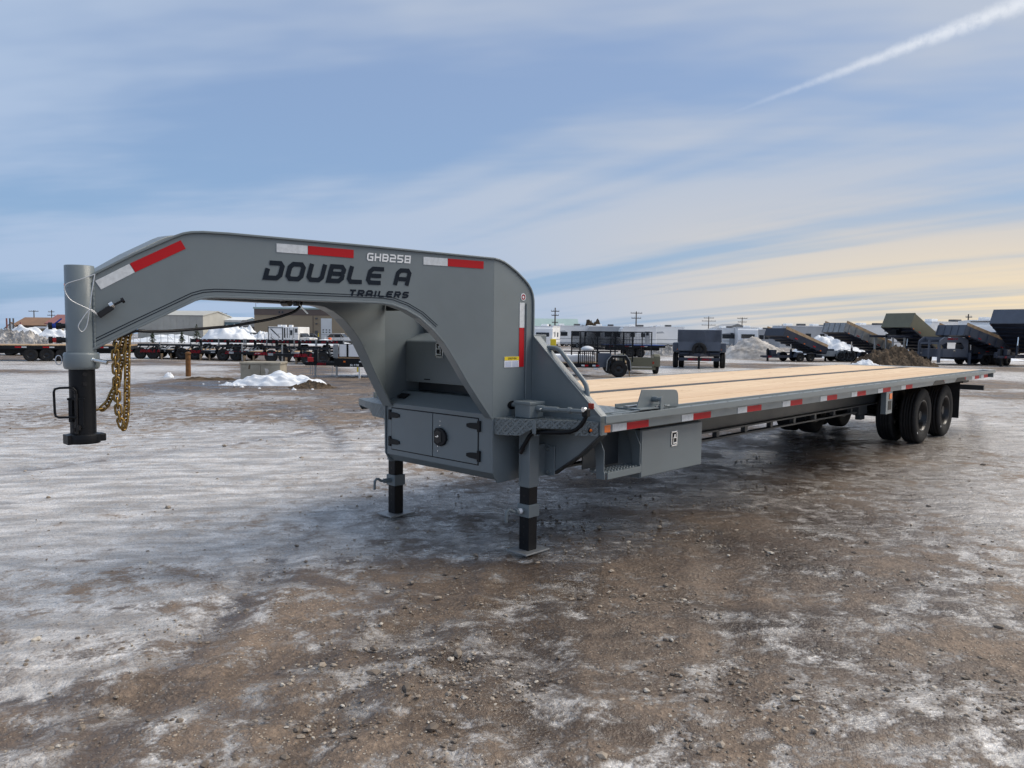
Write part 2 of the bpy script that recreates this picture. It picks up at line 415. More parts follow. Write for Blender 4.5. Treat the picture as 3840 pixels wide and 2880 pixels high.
RTOP = [(-.391, 2.036), (-.345, 2.031), (-.30, 2.020), (-.25, 2.000), (-.173, 1.962), (-.10, 1.916), (-.056, 1.884), (-.025, 1.850), (-.006, 1.815), (.004, 1.770), (.006, 1.70), (.006, .50)]
for far in (False, True):
    fn, rf = fold_fn(far), riser_fn(far)
    nk = T(MB().prism(NTOP + NBOT[::-1], fn, 0, .012), 'neck_plate', bevel=.002)
    rs = T(MB().prism(RTOP + [(-.335, .487), (-.385, .565), (-.391, .95)], rf, 0, .012), 'riser_plate', bevel=.002)
    T(MB().strip(NTOP, fn, -.012, .085, .013), 'top_flange', bevel=.003)
    T(MB().strip(NBOT, fn, -.006, .090, .013, -1), 'bottom_flange', bevel=.003)
    T(MB().strip(RTOP, rf, -.012, .085, .013), 'riser_flange', bevel=.003)
    if not far:
        near_neck, near_riser = nk, rs
        # two pinstripes above the lower edge
        for off in (.022, .035):
            pth = []
            for i in range(1, 13):
                (a, b), (c, d_), (e, f_) = NBOT[i - 1], NBOT[i], NBOT[i + 1]; L = math.hypot(e - a, f_ - b)
                pth.append((c - (f_ - b) / L * off, d_ + (e - a) / L * off))
            pth = [(-.035, 1.435 + off * 1.13)] + pth
            m = MB(); ribbon(m, pth, False, .0022, lambda a, b: fn(a, b, -.0022)); T(m, 'pinstripe', 'navy_letter', 0, near_neck)
        ff = lambda a, b: fn(a, b, -.003)
        T(letters('DOUBLE A', .838, 1.828, .915, .112, .0265, .27, ff, .17, .42), 'lettering', 'navy_letter', 0, near_neck, 'dark navy slanted lettering reading DOUBLE A')
        T(letters('TRAILERS', 1.352, 1.752, .398, .042, .0115, .27, ff, .24), 'lettering', 'navy_letter', 0, near_neck, 'small dark slanted lettering reading TRAILERS')
        T(letters('GHB258', 1.472, 1.974, .295, .049, .0095, .08, ff, .20), 'lettering', 'white_letter', 0, near_neck, 'white lettering reading GHB258')
        def tape(p, q, m, name, par, f2, hgt=.05):      # reflective tape between two (s,z) lower corners
            dx, dy = q[0] - p[0], q[1] - p[1]; l = math.hypot(dx, dy); nx, ny = -dy / l * hgt, dx / l * hgt
            b = MB().prism([p, q, (q[0] + nx, q[1] + ny), (p[0] + nx, p[1] + ny)], f2, -.0015, -.0028); T(b, name, m, 0, par)
        for p, q, c in (((.019, 1.740), (.178, 1.836), 'white'), ((.180, 1.837), (.430, 1.976), 'red'), ((.92, 1.990), (1.102, 1.989), 'white'), ((1.104, 1.989), (1.387, 1.984), 'red'), ((1.86, 1.972), (2.035, 1.9715), 'white'), ((2.037, 1.9715), (2.31, 1.969), 'red')):
            tape(p, q, c + '_tape', 'reflective_tape', near_neck, fn)
        rb = lambda x0, x1, z0, z1, m, nm, off=.0028: T(BX((x0, x1, .68 - off, .68 - .001, z0, z1)), nm, m, 0, near_riser)
        rb(-.131, -.080, 1.577, 1.754, 'white_tape', 'reflective_tape'); rb(-.133, -.082, 1.298, 1.5765, 'red_tape', 'reflective_tape')
        cs = rb(-.281, -.134, 1.297, 1.372, 'sticker_white', 'caution_sticker')
        T(BX((-.281, -.134, .6762, .6772, 1.346, 1.372)), 'yellow_band', 'yellow', 0, cs)
        T(letters('CAUTION', -.246, 1.352, .085, .014, .0035, .0, lambda a, b: (a, .6758, b), .25), 'lettering', 'navy_letter', 0, cs)
        m = MB()
        for k in range(5): m.box(-.273, -.213, .6764, .677, 1.334 - k * .008, 1.337 - k * .008); m.box(-.203, -.143, .6764, .677, 1.334 - k * .008, 1.337 - k * .008)
        T(m, 'printed_lines', 'sticker_blue', 0, cs)
        T(MB().lathe([(-.0028, 0.0001), (-.0028, .026), (0, .026)], (-.095, .68, 1.794), 'y', 20, False), 'round_sticker', 'sticker_white', 0, near_riser)
        T(MB().lathe([(-.0036, .010), (-.0036, .020)], (-.095, .68, 1.794), 'y', 20, False), 'round_sticker_ring', 'red_letter', 0, near_riser)
        # oval slot the jack shaft comes out of
        T(MB().prism([(-.193 + .052 * math.cos(t) * (1.0) , 1.03 + .030 * math.sin(t)) for t in [k * math.pi / 10 for k in range(20)]], rf, -.0015, -.003), 'shaft_slot', 'black', 0, near_riser)
        T(MB().cyl((-.066, .672, 1.02), (-.066, .672, 1.75), .0055, 8), 'weld_bead', 'paint', 0, near_riser)
# panels that close the neck between its two sides
def neck_panel(name, s0, s1, z0, z1, th):
    m = MB(); f0, f1 = fold_fn(False), fold_fn(True); n = 8; pts = []
    for i in range(n + 1):
        s_ = s0 + (s1 - s0) * i / n; z_ = z0 + (z1 - z0) * i / n
        pts.append((f0(s_, z_, .013), f1(s_, z_, .013)))
    vs = [p for a in pts for p in a]; vs += [(x, y, z + th) for x, y, z in vs]; k = 2 * (n + 1); fs = []
    for i in range(n):
        a = 2 * i; fs += [(a, a + 1, a + 3, a + 2), (k + a, k + a + 2, k + a + 3, k + a + 1), (a, a + 2, k + a + 2, k + a), (a + 1, k + a + 1, k + a + 3, a + 3)]
    fs += [(0, k, k + 1, 1), (2 * n, 2 * n + 1, k + 2 * n + 1, k + 2 * n)]
    m.add(vs, fs); return T(m, name, 'paint_dark', 0)
neck_panel('neck_floor', .60, 1.55, 1.748, 1.748, .01)
neck_panel('neck_cover', .45, 2.39, 1.985, 1.975, .01)
neck_panel('neck_cover', .0, .45, 1.70, 1.98, .01)
neck_panel('neck_floor', .02, .60, 1.50, 1.748, .01)
T(BX((-.39, -.378, .70, 1.89, 1.70, 1.80)), 'cross_tie', 'paint_dark')
T(BX((-.01, .0, .693, 1.897, .56, 1.50)), 'riser_back_panel', 'paint')

# upper storage box between the risers, and the lower front toolbox with its two doors
ub = T(MB().prism([(-.18, 1.135), (-.18, 1.462), (-.165, 1.472), (-.02, 1.528), (.18, 1.528), (.18, 1.135)], lambda a, b, t: (a, t, b), .694, 1.905), 'upper_toolbox', 'paint', .004)
T(BX((-.186, -.181, .72, 1.88, 1.150, 1.458)), 'box_door', 'paint', .002, ub)
for yy in (1.62, 1.10): T(BX((-.192, -.1865, yy - .035, yy + .035, 1.158, 1.166)), 'drain_slot', 'black', .002, ub)
def paddle_latch(parent, c, ax):        # c = centre on face; ax 'x' faces -x, 'y' faces -y
    def B(a0, a1, z0, z1, d0, d1): return (c[0] - d1, c[0] - d0, c[1] + a0, c[1] + a1, c[2] + z0, c[2] + z1) if ax == 'x' else (c[0] + a0, c[0] + a1, c[1] - d1, c[1] - d0, c[2] + z0, c[2] + z1)
    m = BX(B(-.044, -.032, -.058, .058, 0, .006), B(.032, .044, -.058, .058, 0, .006), B(-.044, .044, .048, .060, 0, .006), B(-.044, .044, -.060, -.046, 0, .006))
    l = T(m, 'latch', 'chrome', .002, parent)
    T(BX(B(-.032, .032, -.046, .048, 0, .002)), 'latch_recess', 'black', 0, parent)
    T(BX(B(-.024, .024, .004, .014, .003, .012), B(-.010, .010, .012, .036, .003, .010), B(-.026, .026, -.040, -.026, .003, .012), B(-.020, -.012, -.03, .01, .003, .009)), 'latch_paddle', 'chrome', .002, parent)
paddle_latch(ub, (-.1865, 1.475, 1.397), 'x')
tb = MB().prism([(-.375, .558), (-.375, .968), (-.20, 1.058), (.16, 1.058), (.16, .50), (-.31, .50)], lambda a, b, t: (a, t, b), .693, 1.897)
tb = T(tb, 'front_toolbox', 'paint', .003)
T(BX((-.05, -.04, .70, 1.89, 1.059, 1.134)), 'box_gap_panel', 'paint_dark', 0, tb)
T(MB().bar((-.31, 1.80, 1.012), (-.26, 1.80, 1.040), .10, .012), 'grommet', 'black', .002, tb)
doors = []
for y0, y1 in ((1.330, 1.826), (.838, 1.322)):
    dr = T(BX((-.381, -.3765, y0, y1, .605, .929)), 'door', 'paint', .0015, tb); doors.append(dr)
T(BX((-.3764, -.3752, .830, 1.834, .597, .937)), 'door_seal', 'black', 0, tb)
for i, (yh, sgn) in enumerate(((1.845, -1), (.822, 1))):
    for zh in (.878, .665):
        T(BX((-.391, -.3755, yh - .014, yh + .014, zh - .040, zh + .040)), 'hinge', 'black', .004, tb)
        T(MB().prism([(yh + sgn * .010, zh - .024), (yh + sgn * .010, zh + .024), (yh + sgn * .09, zh + .018), (yh + sgn * .125, zh + .010), (yh + sgn * .125, zh - .012), (yh + sgn * .09, zh - .020)], lambda a, b, t: (t, a, b), -.390, -.382), 'hinge_strap', 'black', .002, tb)
hd = MB().prism([(1.290 , .715), (1.292, .80), (1.272, .826), (1.225, .832), (1.185, .815), (1.158, .785), (1.153, .745), (1.175, .712), (1.215, .694), (1.262, .698)], lambda a, b, t: (t, a, b), -.402, -.3815)
hd = T(hd, 'door_handle', 'black', .006, tb)
T(MB().prism([(1.278, .73), (1.278, .79), (1.24, .812), (1.205, .80), (1.20, .73), (1.24, .712)], lambda a, b, t: (t, a, b), -.406, -.4025), 'handle_recess', 'rim_black', .001, hd)
T(MB().cyl((-.41, 1.235, .768), (-.406, 1.235, .768), .008, 10).box(-.411, -.4065, 1.235, 1.262, .760, .766), 'lock', 'chrome', 0, hd)
for yb, zb in ((1.238, .878), (1.238, .846), (1.262, .688), (1.262, .652)): T(MB().cyl((-.3845, yb, zb), (-.3812, yb, zb), .0045, 8), 'rivet', 'chrome', 0, doors[1])

# transverse wing gussets with raised edge flange, and grab rail
for far in (False, True):
    yy = (lambda y: W - y) if far else (lambda y: y)
    outl = [(.672, 1.530), (.343, 1.240), (.047, .987), (.043, .856), (.060, .842), (.228, .695), (.435, .556), (.470, .530), (.500, .520), (.680, .520)]
    T(MB().prism(outl, lambda a, b, t: (t, yy(a), b), .008, .020), 'wing_gusset', 'paint', .002)
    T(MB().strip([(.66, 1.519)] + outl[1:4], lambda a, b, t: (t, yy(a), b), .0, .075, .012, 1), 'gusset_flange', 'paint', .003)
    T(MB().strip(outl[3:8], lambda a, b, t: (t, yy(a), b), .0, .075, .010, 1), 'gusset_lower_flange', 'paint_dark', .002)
    # tread plate wing in front of the gusset
    tops = [(-.372, .682), (-.368, .60), (-.300, .500), (-.265, .430), (-.012, .052), (-.012, .672)] if not far else [(-.372, .682), (-.368, .60), (-.340, .44), (-.300, .30), (-.200, .065), (-.012, .052), (-.012, .672)]
    lip = tops[:5] if not far else tops[:6]
    wg = MB().prism(tops, lambda a, b, t: (a, yy(b), t), .944, .950)
    wt = T(wg, 'tread_wing', 'tread_plate', .0); uv_planar(wt, lambda co: (co.x, co.y))
    m = MB(); acc = 0; uvs = []
    pts = []
    for i in range(len(lip) - 1):
        (ax_, ay_), (bx_, by_) = lip[i], lip[i + 1]; L = math.hypot(bx_ - ax_, by_ - ay_); n = max(1, int(L / .03))
        for k in range(n): pts.append((ax_ + (bx_ - ax_) * k / n, ay_ + (by_ - ay_) * k / n, acc + L * k / n))
        acc += L
    pts.append((*lip[-1], acc)); vs = []; us = []
    for x, y, a in pts:        # lip depth: deep at the inner end, cut away above the crank, deep again at the light
        zb = .838 if a < .24 else (.895 if .30 < a < acc - .17 else (.862 if a < .27 else (.885 if a < .31 else .852)))
        vs += [(x - .003, yy(y), .9505), (x - .003, yy(y), zb)]; us += [(a, .95), (a, zb)]
    m.add(vs, [(2 * i, 2 * i + 1, 2 * i + 3, 2 * i + 2) for i in range(len(pts) - 1)])
    lo = T(m, 'tread_wing_lip', 'tread_plate', 0); me = lo.data; uv = me.uv_layers.new(name='UVMap')
    for lp in me.loops: uv.data[lp.index].uv = us[lp.vertex_index]
    so = lo.modifiers.new('thickness', 'SOLIDIFY'); so.thickness = .004
    grab = [(.06, .615, 1.428), (.06, .56, 1.436), (.06, .50, 1.434), (.06, .468, 1.424), (.06, .44, 1.402), (.06, .33, 1.295), (.06, .245, 1.215), (.06, .222, 1.185), (.06, .212, 1.15), (.06, .200, 1.08), (.06, .184, .99)]
    T(MB().tube([(x, yy(y), z) for x, y, z in grab], .017, 12), 'grab_rail', 'paint', 0)
tl = T(MB().lathe([(-.006, .0001), (-.006, .017), (.0, .020)], (-.045, .100, .892), 'y', 16), 'amber_marker', 'black', 0)
tl.rotation_euler = (0, 0, 0)
T(MB().lathe([(-.014, .0001), (-.013, .008), (-.006, .011)], (-.046, .098, .892), 'y', 14), 'marker_lens', 'amber', 0, tl)
T(BX((-.004, .006, .105, .150, 1.030, 1.070)), 'red_marker', 'red_lens', .004)

# drop-leg jacks
def jack(yc, xc, near):
    s_ = -1 if near else 1
    g = T(BX((xc - .078, xc + .066, yc - .072, yc + .072, .951, 1.062)), 'jack_gearbox', 'paint', .008)
    T(BX((xc - .084, xc + .072, yc - .078, yc + .078, 1.046, 1.066)), 'gearbox_lid', 'paint', .004, g)
    T(BX((xc - .052, xc + .052, yc - .052, yc + .052, .462, .942)), 'jack_tube', 'paint', .006)
    lg = T(BX((xc - .045, xc + .045, yc - .045, yc + .045, .01, .50)), 'jack_leg', 'black', .005)
    for k in range(7):
        T(MB().cyl((xc - .0462, yc, .07 + k * .055), (xc - .0452, yc, .07 + k * .055), .009, 10), 'pin_hole', 'rim_black', 0, lg)
    T(BX((xc - .125, xc + .125, yc - .10, yc + .10, .004, .016)), 'jack_foot', 'galv', .003)
    c = T(BX((xc - .056, xc + .056, yc - .056, yc + .056, .252, .342)), 'jack_collar', 'paint', .004)
    T(MB().cyl((xc - .056, yc, .298), (xc - .12, yc + .008, .298), .020, 12), 'plunger_housing', 'paint', 0, c)
    T(MB().tube([(xc - .12, yc + .008, .298), (xc - .145, yc + .012, .303), (xc - .165, yc + .016, .318), (xc - .185, yc + .018, .322), (xc - .20, yc + .02, .305), (xc - .203, yc + .02, .27), (xc - .203, yc + .02, .235)], .011, 8), 'plunger_hook', 'paint', 0, c)
    if near: T(MB().cyl((xc - .075, yc + .001, .298), (xc - .10, yc + .004, .298), .0206, 12), 'plunger_label', 'sticker_white', 0, c)
    T(BX((xc + .052, .006, yc - .008, yc + .008, .52, .75)), 'jack_bracket', 'paint', .002)
    T(BX((-.006, .006, yc - .10, yc + .02, .53, .74)), 'bracket_plate', 'paint', .004)
    for zz in (.715, .55): T(MB().cyl((-.016, yc - .045, zz), (-.006, yc - .045, zz), .012, 6), 'bolt', 'zinc', 0)
    T(MB().tube([(xc - .0525, yc + .03, .50), (xc - .0525, yc + .03, .93)], .003, 6), 'tube_seam', 'paint', 0)
    return g
jack(.540, -.165, True); jack(2.05, -.165, False)
# cross shafts and the crank handle resting in its bracket on the near side
T(MB().cyl((-.19, .612, 1.03), (-.19, .90, 1.03), .017, 12), 'cross_shaft', 'paint', 0)
T(MB().cyl((-.165, .470, 1.021), (-.16, .405, 1.022), .024, 12).cyl((-.165, .42, 1.021), (-.155, .285, 1.024), .019, 12).cyl((-.158, .30, 1.023), (-.15, .16, 1.026), .013, 12).cyl((-.152, .20, 1.026), (-.149, .178, 1.026), .022, 12).cyl((-.15, .18, 1.026), (-.147, .075, 1.027), .015, 12), 'drive_shaft', 'paint', 0)
T(MB().cyl((-.185, .412, 1.021), (-.20, .412, 1.021), .006, 8), 'shaft_bolt', 'zinc', 0)
cr = T(MB().tube([(-.15, .052, 1.0), (-.155, .062, .97), (-.16, .085, .935), (-.165, .12, .905), (-.172, .165, .886), (-.18, .22, .878), (-.20, .34, .868), (-.215, .42, .862), (-.225, .455, .852), (-.232, .478, .83), (-.245, .515, .765), (-.25, .545, .715)], .0145, 12), 'crank_handle', 'black', 0)
T(BX((-.172, -.13, .03, .072, .995, 1.05)), 'crank_knuckle', 'black', .006, cr)
T(MB().cyl((-.186, .05, 1.045), (-.168, .05, 1.045), .017, 8), 'crank_bolt', 'chrome', 0, cr)
T(MB().cyl((-.243, .53, .74), (-.2505, .548, .708), .0175, 12), 'crank_grip', 'rim_black', 0, cr)
T(BX((-.262, -.256, .395, .425, .855, .945)).tube([(-.262, .41, .86), (-.25, .41, .843), (-.225, .41, .840), (-.20, .41, .850)], .006, 6), 'crank_bracket', 'paint', .001)

# deck ------------------------------------------------------------------------------------
LX = 11.12
for far in (False, True):
    yy = (lambda y: W - y) if far else (lambda y: y)
    T(BX((0, LX, yy(0), yy(.012), .941, .991)), 'rub_rail', 'paint', .002)
    ch = T(BX((.03, 10.82, yy(.052), yy(.060), .868, .982), (.03, 10.82, yy(.060), yy(.115), .974, .982), (.03, 7.35, yy(.060), yy(.115), .868, .876)), 'side_channel', 'paint', .002)
    if not far: side_channel = ch
    T(BX((.03, 10.82, yy(.108), yy(.128), .93, .9985)), 'deck_edge_angle', 'paint', .002)
    for k in range(19):
        x = .30 + k * .585
        T(BX((x - .045, x - .039, yy(.0125), yy(.0515), .945, .988), (x + .039, x + .045, yy(.0125), yy(.0515), .945, .988), (x - .0389, x + .0389, yy(.046), yy(.0514), .945, .986)), 'stake_pocket', 'paint', 0)
    for k in range(18):
        x = .592 + k * .585
        T(BX((x - .012, x + .012, yy(.0125), yy(.0515), .95, .988)), 'rail_spacer', 'paint', 0)
for x0 in (.142, 1.042, 1.945, 2.827, 3.717, 4.578, 5.428, 6.287, 7.755, 8.96, 9.78, 10.37):
    T(BX((x0, x0 + .168, .0495, .0518, .871, .9215)), 'reflective_tape', 'white_tape', 0, side_channel)
    T(BX((x0 + .1695, x0 + .443, .0493, .0518, .871, .9215)), 'reflective_tape', 'red_tape', 0, side_channel)
T(BX((.043, .112, .043, .0518, .871, .921)), 'side_marker', 'amber', .003, side_channel)
# the channel is cut up over each axle
for x in (7.95, 9.1):
    T(MB().prism([(x - .32, .866), (x - .20, .925), (x + .20, .925), (x + .32, .866)], lambda a, b, t: (a, t, b), .0485, .0512), 'axle_cutout', 'black', 0, side_channel)
T(BX((.0, .025, .05, W - .05, .856, .990)), 'front_crossmember', 'paint', .003)
tp = T(BX((.026, .56, .129, W - .129, .984, .996)), 'deck_tread_plate', 'tread_plate', 0); uv_planar(tp, lambda co: (co.x, co.y))
pitch = (1.226 - .130) / 8
for half in (0, 1):
    for k in range(8):
        y0 = (.130 if half == 0 else 1.366) + k * pitch
        dz = random.Random(half * 8 + k).uniform(-.0015, .0015)
        T(BX((.5615, 10.73, y0 + .0009, y0 + pitch - .0009, .960, .9945 + dz)), 'plank', 'deck_wood', .001)
T(BX((.5615, 10.73, 1.228, 1.364, .965, .9965)), 'deck_centre_strip', 'strip_steel', .002)
T(BX((10.733, LX, .02, W - .02, .972, .9965)), 'rear_deck_plate', 'galv', .003)
T(BX((LX - .02, LX + .02, .03, W - .03, .86, .971)), 'rear_crossmember', 'paint', .003)
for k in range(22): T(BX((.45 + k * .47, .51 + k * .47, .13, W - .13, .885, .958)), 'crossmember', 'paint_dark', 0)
# main beams and hanging lower rail
for yb in (.84, W - .84):
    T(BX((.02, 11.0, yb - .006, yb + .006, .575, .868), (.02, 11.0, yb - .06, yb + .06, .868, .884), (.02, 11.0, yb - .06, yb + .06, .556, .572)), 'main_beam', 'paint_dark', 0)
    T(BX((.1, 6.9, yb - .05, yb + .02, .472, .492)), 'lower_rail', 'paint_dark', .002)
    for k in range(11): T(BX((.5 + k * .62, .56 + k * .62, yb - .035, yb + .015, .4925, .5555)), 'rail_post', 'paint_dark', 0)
T(BX((1.55, 2.0, 1.0, 1.6, .45, .50)), 'spare_carrier', 'paint_dark', 0)

# fold-down loading bracket standing on the near front edge
br = T(MB().prism([(.50, 1.010), (.562, 1.138), (1.00, 1.119), (1.035, 1.112), (1.055, 1.09), (1.062, 1.06), (1.066, .985), (.50, .996)], lambda a, b, t: (a, t, b), .098, .106), 'loading_bracket', 'paint', .003)
T(BX((.44, .80, .03, .25, .998, 1.008), (.44, .80, .242, .25, 1.008, 1.030)), 'bracket_base', 'paint', .002, br)
T(BX((.46, .64, .15, .19, 1.0085, 1.020), (.66, .78, .035, .05, 1.0085, 1.018)), 'base_stiffener', 'steel', .002, br)
T(MB().cyl((.705, .098, 1.063), (.705, .055, 1.063), .022, 14).cyl((.705, .06, 1.063), (.705, .018, 1.063), .015, 12), 'hinge_boss', 'paint', 0, br)
T(MB().prism([(.690, .985), (.735, .985), (.725, 1.055), (.722, 1.078), (.705, 1.086), (.690, 1.076), (.688, 1.055)], lambda a, b, t: (a, t, b), .020, .030), 'hinge_arm', 'paint', .003, br)
T(BX((.76, .80, .03, .08, .992, 1.022)).cyl((.80, .055, 1.005), (.86, .055, 1.005), .010, 8), 'hinge_pin', 'paint', .002, br)
T(BX((.10, .42, .020, .045, .996, 1.001)), 'loose_strap', 'paint', 0, br)

# side step and underbody toolbox
st = T(BX((.228, .640, .145, .152, .512, .560)), 'side_step', 'paint', .003)
m = MB().box(.23, .638, .153, .31, .546, .558)
for i in range(11):
    for j in range(3): m.lathe([(.0, .012), (.008, .010), (.008, .004)], (.25 + i * .0375, .185 + j * .048, .558), 'z', 8)
T(m, 'step_tread', 'paint', 0, st)
for x0 in (.196, .642):
    T(MB().prism([(.15, .515), (.15, .56), (.158, .575), (.158, .718), (.20, .80), (.235, .866), (.32, .866), (.275, .79), (.235, .70), (.222, .515)], lambda a, b, t: (t, a, b), x0, x0 + .009), 'step_side', 'paint', .002, st)
T(BX((.206, .640, .355, .362, .56, .866)), 'step_back', 'paint_dark', 0, st)
sb = T(BX((.656, 1.55, .165, .64, .464, .826)), 'side_toolbox', 'paint', .004)
dd = T(BX((.664, 1.542, .159, .1645, .472, .820)), 'box_door', 'paint', .002, sb)
paddle_latch(sb, (1.110, .1585, .722), 'y')
T(BX((.68, 1.53, .19, .62, .827, .866)), 'box_hanger', 'black', 0, sb)

# running gear -----------------------------------------------------------------------------
def tyre_mesh():
    R0, Wd = .402, .118; prof = []
    # tread with circumferential grooves, then shoulders and sidewalls
    prof = [(-.085, .225), (-.098, .235), (-.112, .29), (-.118, .325), (-.114, .362), (-.104, .386), (-.096, .394)]
    xs = [-.092, -.062, -.060, -.052, -.050, -.022, -.020, -.012, -.010]; rs = [.398, .402, .391, .391, .402, .403, .391, .391, .403]
    prof += list(zip(xs, rs)); prof += [(-a, r_) for a, r_ in reversed(prof)]
    return MB().lathe(prof, (0, 0, 0), 'y', 64).mesh('tyre')
ty = tyre_mesh(); ty.materials.append(MATS['rubber'])
def rim_mesh():
    prof = [(-.100, .232), (-.104, .226), (-.098, .214), (-.072, .205), (-.060, .196), (.02, .190), (.035, .175), (.045, .12), (.050, .085), (.020, .080), (-.02, .072), (-.035, .060), (-.037, .0001)]
    m = MB().lathe(prof, (0, 0, 0), 'y', 40)
    for k in range(8):
        t = k * math.pi / 4 + .2; m.cyl((.115 * math.cos(t), .046, .115 * math.sin(t)), (.115 * math.cos(t), .022, .115 * math.sin(t)), .011, 6)
    return m.mesh('rim')
rm = rim_mesh(); rm.materials.append(MATS['rim_black'])
def place(mesh, name, loc, parent, rot=(0, 0, 0), scale=None):
    o = bpy.data.objects.new(name, mesh); COL.objects.link(o); o.location = loc; o.rotation_euler = rot; o.parent = parent
    if scale: o.scale = scale
    return o
for x in (8.03, 9.20):
    for yo, fl in ((.365, 0), (.685, 1), (W - .685, 0), (W - .365, 1)):
        t_ = place(ty, 'tyre', (x, yo, .397), TR, (0, R(17 * yo * 10), 0))
        place(rm, 'rim', (0, 0, 0), t_, (0, 0, math.pi if fl else 0))
        if not fl and yo < 1: T(BX((-.004 + .06, .004 + .08, -.1195, -.117, -.36, -.345)), 'sidewall_mark', 'white_letter', 0, t_)
    T(MB().cyl((x, .30, .397), (x, W - .30, .397), .065, 16), 'axle', 'black', 0)
for x in (7.15, 8.60, 9.75):
    T(BX((x - .16, x + .16, .80, .88, .43, .556), (x - .08, x + .08, .80, .88, .36, .43)), 'spring_hanger', 'paint_dark', .006)
for x in (8.03, 9.2): T(MB().tube([(x - .55, .92, .47), (x - .3, .92, .41), (x, .92, .385), (x + .3, .92, .41), (x + .5, .92, .46)], .03, 8), 'leaf_spring', 'black', 0)
T(BX((7.30, 7.62, 1.0, 1.6, .50, .60)), 'air_tank_bracket', 'black', 0)
bk = T(BX((5.73, 5.955, .050, .115, .595, .867)), 'light_bracket', 'paint', .006)
T(BX((5.835, 5.925, .044, .0495, .775, .845)), 'amber_light', 'amber', .004, bk)
T(BX((5.80, 5.92, .0475, .0496, .645, .755)), 'bracket_window', 'black', 0, bk)
T(BX((9.80, 9.808, .22, .86, .235, .865)), 'mud_flap', 'rubber', 0)
T(BX((9.80, 9.808, W - .86, W - .22, .235, .865)), 'mud_flap', 'rubber', 0)
T(BX((11.0, 11.06, .14, W - .14, .632, .718)), 'rear_bumper', 'paint_dark', .004)
for yb in (.84, W - .84): T(BX((10.96, 11.05, yb - .05, yb + .05, .719, .868)), 'bumper_post', 'paint_dark', 0)
T(BX((9.9, 10.25, .2, .6, .80, .858)), 'tail_light_box', 'black', .004)

# coupler --------------------------------------------------------------------------------
CX, CY = -2.782, 1.295
op = T(MB().lathe([(1.415, .069), (1.857, .069), (1.860, .066), (1.860, .0001)], (CX, CY, 0), 'z', 32), 'coupler_tube', 'paint', 0)
T(MB().lathe([(1.329, .072), (1.333, .080), (1.345, .084), (1.405, .084), (1.414, .080), (1.416, .070)], (CX, CY, 0), 'z', 32).lathe([(1.329, .058), (1.329, .072)], (CX, CY, 0), 'z', 32), 'coupler_collar', 'paint', 0)
it = T(MB().lathe([(.99, .061), (1.40, .061)], (CX, CY, 0), 'z', 32), 'inner_tube', 'black', 0)
def round_on(zc, ang, r_, name, m, par, rad=.061):
    c = Vector((CX + rad * math.cos(ang), CY + rad * math.sin(ang), zc)); d_ = Vector((math.cos(ang), math.sin(ang), 0))
    return T(MB().cyl(c - d_ * .002, c + d_ * .0015, r_, 14), name, m, 0, par)
for zz in (1.305, 1.255): round_on(zz, R(-95), .011, 'adjust_hole', 'rim_black', it)
base = MB().lathe([(.942, .050), (.945, .078), (.955, .080), (.992, .080), (.997, .062)], (CX, CY, 0), 'z', 32)
base.box(CX - .086, CX - .01, CY - .04, CY + .04, .944, .993)
bs = T(base, 'ball_socket', 'black', .002)
T(BX((CX + .055, CX + .10, CY - .035, CY + .035, .950, .990)), 'socket_lug', 'black', .006)
fd = Vector((math.cos(R(228)), math.sin(R(228)), 0)); sd = Vector((-fd.y, fd.x, 0)); cc = Vector((CX, CY, 0))
def coup(a, o, z): return tuple(cc + fd * (.061 + o) + sd * a + Vector((0, 0, z)))
T(MB().bar(coup(-.030, .004, 1.06), coup(-.030, .004, 1.185), .020, .010, tuple(fd)).bar(coup(.022, .004, 1.03), coup(.022, .004, 1.185), .024, .010, tuple(fd)).bar(coup(-.046, .003, 1.178), coup(.04, .003, 1.178), .012, .012, tuple(fd)), 'latch_guide', 'black', .002, it)
T(MB().tube([coup(0, .008, 1.205), coup(.0, .012, 1.222), coup(-.01, .016, 1.234), coup(-.03, .02, 1.238), coup(-.075, .02, 1.236), coup(-.097, .02, 1.230), coup(-.102, .02, 1.215), coup(-.1, .02, 1.11), coup(-.096, .02, 1.092), coup(-.08, .02, 1.086), coup(.004, .016, 1.086)], .0062, 8), 'latch_handle', 'black', 0, it)
T(MB().cyl(coup(0, .008, 1.0), coup(0, .008, 1.205), .009, 10).cyl(coup(.012, .012, 1.02), coup(.012, .012, 1.045), .010, 8).cyl(coup(-.012, .012, 1.01), coup(-.012, .012, 1.03), .010, 8), 'latch_plunger', 'rim_black', 0, it)
T(MB().cyl((CX + .035, CY - .070, 1.378), (CX + .085, CY - .115, 1.365), .0115, 12).cyl((CX + .03, CY - .066, 1.379), (CX + .036, CY - .072, 1.378), .019, 8), 'set_bolt', 'zinc', 0)
T(MB().tube([(CX - .072 + .022 * math.cos(t) * .6 - .02, CY + .05 - .022 * math.cos(t) * .3, 1.375 + .024 * math.sin(t)) for t in [k * math.pi / 8 for k in range(16)]], .0028, 6, True), 'pull_ring', 'cable_silver', 0)
m = MB()
for k in range(13):
    z_ = 1.455 + k * .026; m.lathe([(-.012, .0065), (0, .008), (.012, .0065)], (CX + .045, CY - .056, z_), 'z', 6)
T(m, 'weld_seam', 'paint', 0)
T(MB().tube([(CX + .070 * math.cos(R(a)), CY + .070 * math.sin(R(a)), 1.745) for a in range(196, 226, 5)], .0005, 4), 'sticker_edge', 'paint', 0)
